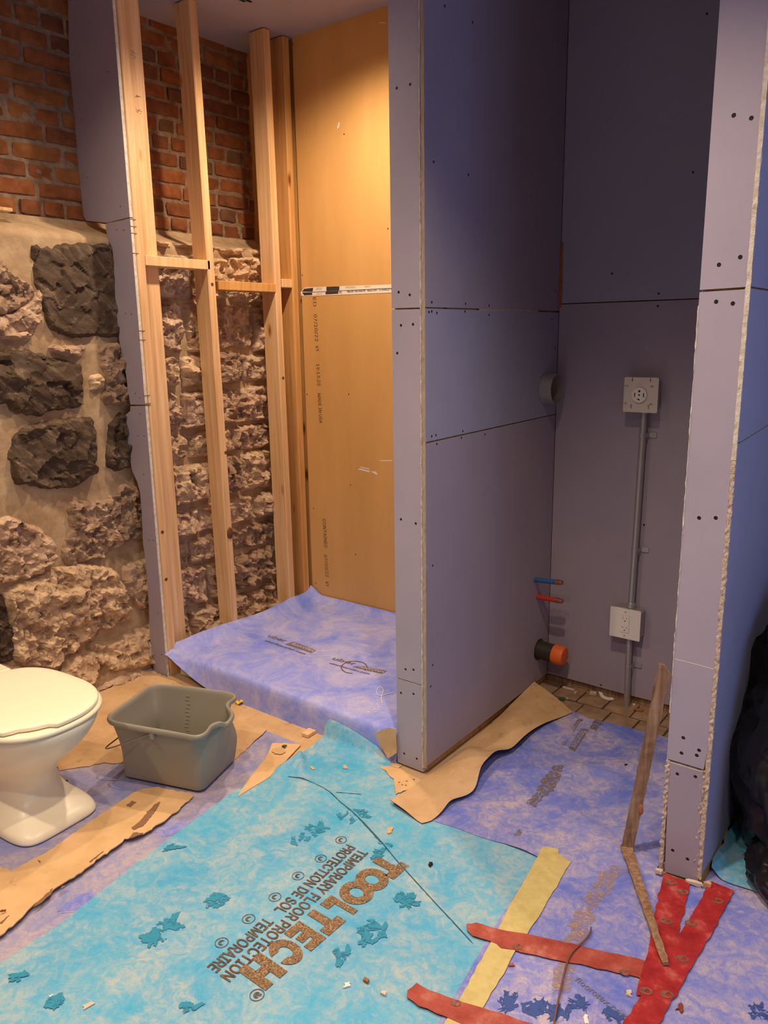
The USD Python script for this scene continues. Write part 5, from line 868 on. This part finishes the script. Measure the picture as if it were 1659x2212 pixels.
part(bg, 'sack', bagmesh(np.array([1.17, .36, .30]), np.array([.30, .34, .42]), 3, .22), 'bag_plastic', smooth=40)
part(bg, 'drape', bagmesh(np.array([1.12, .12, .05]), np.array([.17, .16, .10]), 9, .14), 'bag_plastic', smooth=40)
cd = thing('thin_stem', 'thin reddish brown stem lying across the blue sheet near the bottom', 'stem', (.7, -.45, .01))
part(cd, 'stem', tube(spline([(*q, .0145) for q in [(0.7018, -0.3381), (0.7059, -0.3821), (0.6984, -0.4364), (0.7101, -0.5052), (0.7298, -0.5748), (0.7553, -0.6543)]], 50), .0022, 6), 'twig', smooth=True)
def chip(name, label, category, c, size, ang, m, z, seed, group=None):
    t = thing(name, label, category, (*c, z), group=group); P = ragged([(-.5, -.5), (.5, -.45), (.45, .5), (-.5, .4)], .10, .4, seed); P = affinity.translate(affinity.rotate(affinity.scale(P, size[0], size[1], origin=(0, 0)), ang, origin=(0, 0)), *c); P = P if P.geom_type == 'Polygon' else max(P.geoms, key=lambda g: g.area)
    e = extr(P, size[2]); v = np.array(e.vertices); v[:, 2] += np.random.default_rng(seed).normal(0, size[2] * .12, len(v)) + z; e.vertices = v; part(t, name.split('_')[-1], e, m)
cc = [(0.1062, 0.8403), (0.1434, 0.8217), (0.2013, 0.8534), (-0.007931, 0.7663), (-0.01032, 0.7929), (0.1382, 0.7566), (0.1247, 0.7364), (0.3647, 0.8549), (0.3909, 0.8254)]
for k, (lab, sz, an, m, nm, ct) in enumerate([('long pinkish plaster chip at the closet back on the brown tiles', (.044, .010, .006), 0, 'chip', 'plaster_chip', 'debris'), ('small cubic plaster chip just in front of the long pinkish one', (.010, .011, .008), 10, 'chip', 'plaster_chip', 'debris'), ('blocky tan plaster chip left of the curved white strip', (.026, .016, .010), -8, 'chip', 'plaster_chip', 'debris'),
        ('pale plaster chip touching the far tip of the turned-back strip', (.014, .010, .006), 20, 'thread_white', 'plaster_chip', 'debris'), ('slim pale chip in the far left corner of the closet floor', (.014, .006, .004), 10, 'chip', 'plaster_chip', 'debris'), ('tiny pale chip beside the green shard', (.011, .006, .004), -20, 'chip', 'plaster_chip', 'debris'), ('dark green glass-like shard on the closet tiles', (.024, .014, .008), 15, 'green_shard', 'green_shard', 'debris'), ('white crumb at the foot of the short conduit', (.006, .006, .006), 0, 'thread_white', 'plaster_chip', 'debris'), ('flat brown flake right of the short conduit', (.03, .014, .004), 10, 'rust', 'wood_flake', 'debris')]):
    chip(nm, lab, ct, cc[k], sz, an, m, .0025, 200 + k)
cs_ = thing('curved_offcut', 'curved white paper strip curled on the tiles beside the conduit', 'debris', (.22, .80, 0))
ap = [(0.218, 0.8842), (0.2342, 0.8578), (0.2521, 0.844), (0.2701, 0.8442), (0.2812, 0.8564)]; sp_ = spline([(*q, .0) for q in ap], 24)
part(cs_, 'strip', ribbon(np.array([[(p[0], p[1], .003 + h) for h in (0.014, .009, .004, .001)] for p in sp_]), .0) if False else flat_z(extr(LineString(sp_[:, :2]).buffer(.0065, cap_style='flat'), .006), .003), 'thread_white')
for k, (lab, px_, sz, m, nm) in enumerate([('small brown crumb on the teal sheet below the lettering', [(0.3676, -0.7707)][0], (.012, .008, .006), 'rust', 'wood_crumb'), ('pale yellow crumb on the teal sheet left of the lowest red tape', [(0.4197, -0.7753)][0], (.011, .008, .005), 'chip', 'plaster_chip'), ('white smeared crumb on the teal sheet right of the lettering end', [(0.3406, -0.8048)][0], (.014, .012, .003), 'thread_white', 'plaster_chip'), ('white grain of debris at the lower left of the teal sheet', [(-0.1527, -1.208)][0], (.009, .005, .004), 'thread_white', 'plaster_chip'),
        ('orange-tan flake patch on the teal sheet near the lower left', [(-0.06712, -1.174)][0], (.020, .012, .002), 'chip', 'plaster_chip'), ('dark grey pebble on the teal sheet beside the yellow tape', [(0.2633, -0.3664)][0], (.012, .009, .006), 'hole_dark', 'pebble'), ('beige flake on the teal sheet below the turned-back strip', [(0.08463, -0.3102)][0], (.026, .016, .003), 'cardboard', 'paper_flake'), ('orange-tan flake at the middle of the upper teal sheet', [(-0.2369, -0.129)][0], (.024, .012, .002), 'cardboard', 'paper_flake'), ('left orange-tan flake on the upper teal sheet by the crumple', [(-0.3193, -0.1958)][0], (.024, .010, .002), 'cardboard', 'paper_flake')]):
    chip(nm, lab, 'debris', px_, sz, 20 * k, m, zt - .0005, 240 + k)
for k, (lab, px_, sz, m, nm) in enumerate([('dark red leaf-like flake on the blue sheet right of the red tape', [(0.9403, -0.4372)][0], (.012, .024, .003), 'dark_leaf', 'leaf_flake'), ('white-yellow chip on the blue sheet above the red tape fork', [(0.8401, -0.4644)][0], (.010, .016, .004), 'chip', 'plaster_chip'), ('slim white chip at the bottom edge of the blue sheet', [(0.7933, -0.5804)][0], (.008, .022, .003), 'thread_white', 'plaster_chip'), ('pinkish flake on the blue sheet between the two tapes', [(0.6027, -0.5443)][0], (.012, .008, .003), 'red_tape_dusty', 'paper_flake'), ('dark speck on the blue sheet in the closet opening', [(0.4986, 0.4187)][0], (.010, .005, .003), 'hole_dark', 'pebble')]):
    chip(nm, lab, 'debris', px_, sz, 15 * k, m, zb_, 260 + k)
for k, (lab, px_, sz, m) in enumerate([('cream plaster crumb at the left foot of the right stub wall', [(0.7646, -0.04876)][0], (.016, .012, .010), 'chip'), ('torn cream plaster bits under the front of the right stub wall', [(0.8493, -0.03471)][0], (.040, .010, .006), 'chip'), ('brown plaster crumb at the right foot of the right stub wall', [(0.8777, -0.02665)][0], (.014, .012, .010), 'cardboard')]): chip('plaster_chip', lab, 'debris', px_, sz, 10 * k, m, .0125, 300 + k)
sh_ = thing('wood_shim', 'small light wood block at the front edge of the shower cover', 'wood block', (-.46, -.02, 0))
part(sh_, 'block', flat_z(extr(Polygon([(-0.5007, -0.05494), (-0.4719, -0.05203), (-0.4731, -0.009023), (-0.5073, -0.0101)]), .011), .001), 'pine')
ysn = thing('yellow_scrap', 'crumpled bright yellow scrap between bucket and shower cover', 'scrap', (*[(-0.8737, -0.007558)][0], .004))
G3 = np.array([[(*np.array([(-0.8737, -0.007558)][0]) + np.array([.017 * u, .015 * v_]), .010 + .006 * math.sin(3 * u + 2 * v_) + .004 * u * v_) for u in np.linspace(-1, 1, 9)] for v_ in np.linspace(-1, 1, 9)]).reshape(9, 9, 3)
g3 = ribbon(G3, .0014); g3.fix_normals(); part(ysn, 'scrap', g3, 'yellow_scrap')
chip('green_shard', 'dark green chip on the short card strip right of the bucket', 'debris', [(-0.4875, -0.1556)][0], (.014, .010, .005), 10, 'green_shard', .0085, 290)
chip('leaf_flake', 'small brown flake on the cardboard strip below the bucket', 'debris', [(-0.479, -1.144)][0], (.012, .005, .003), 30, 'dark_leaf', .016, 291)
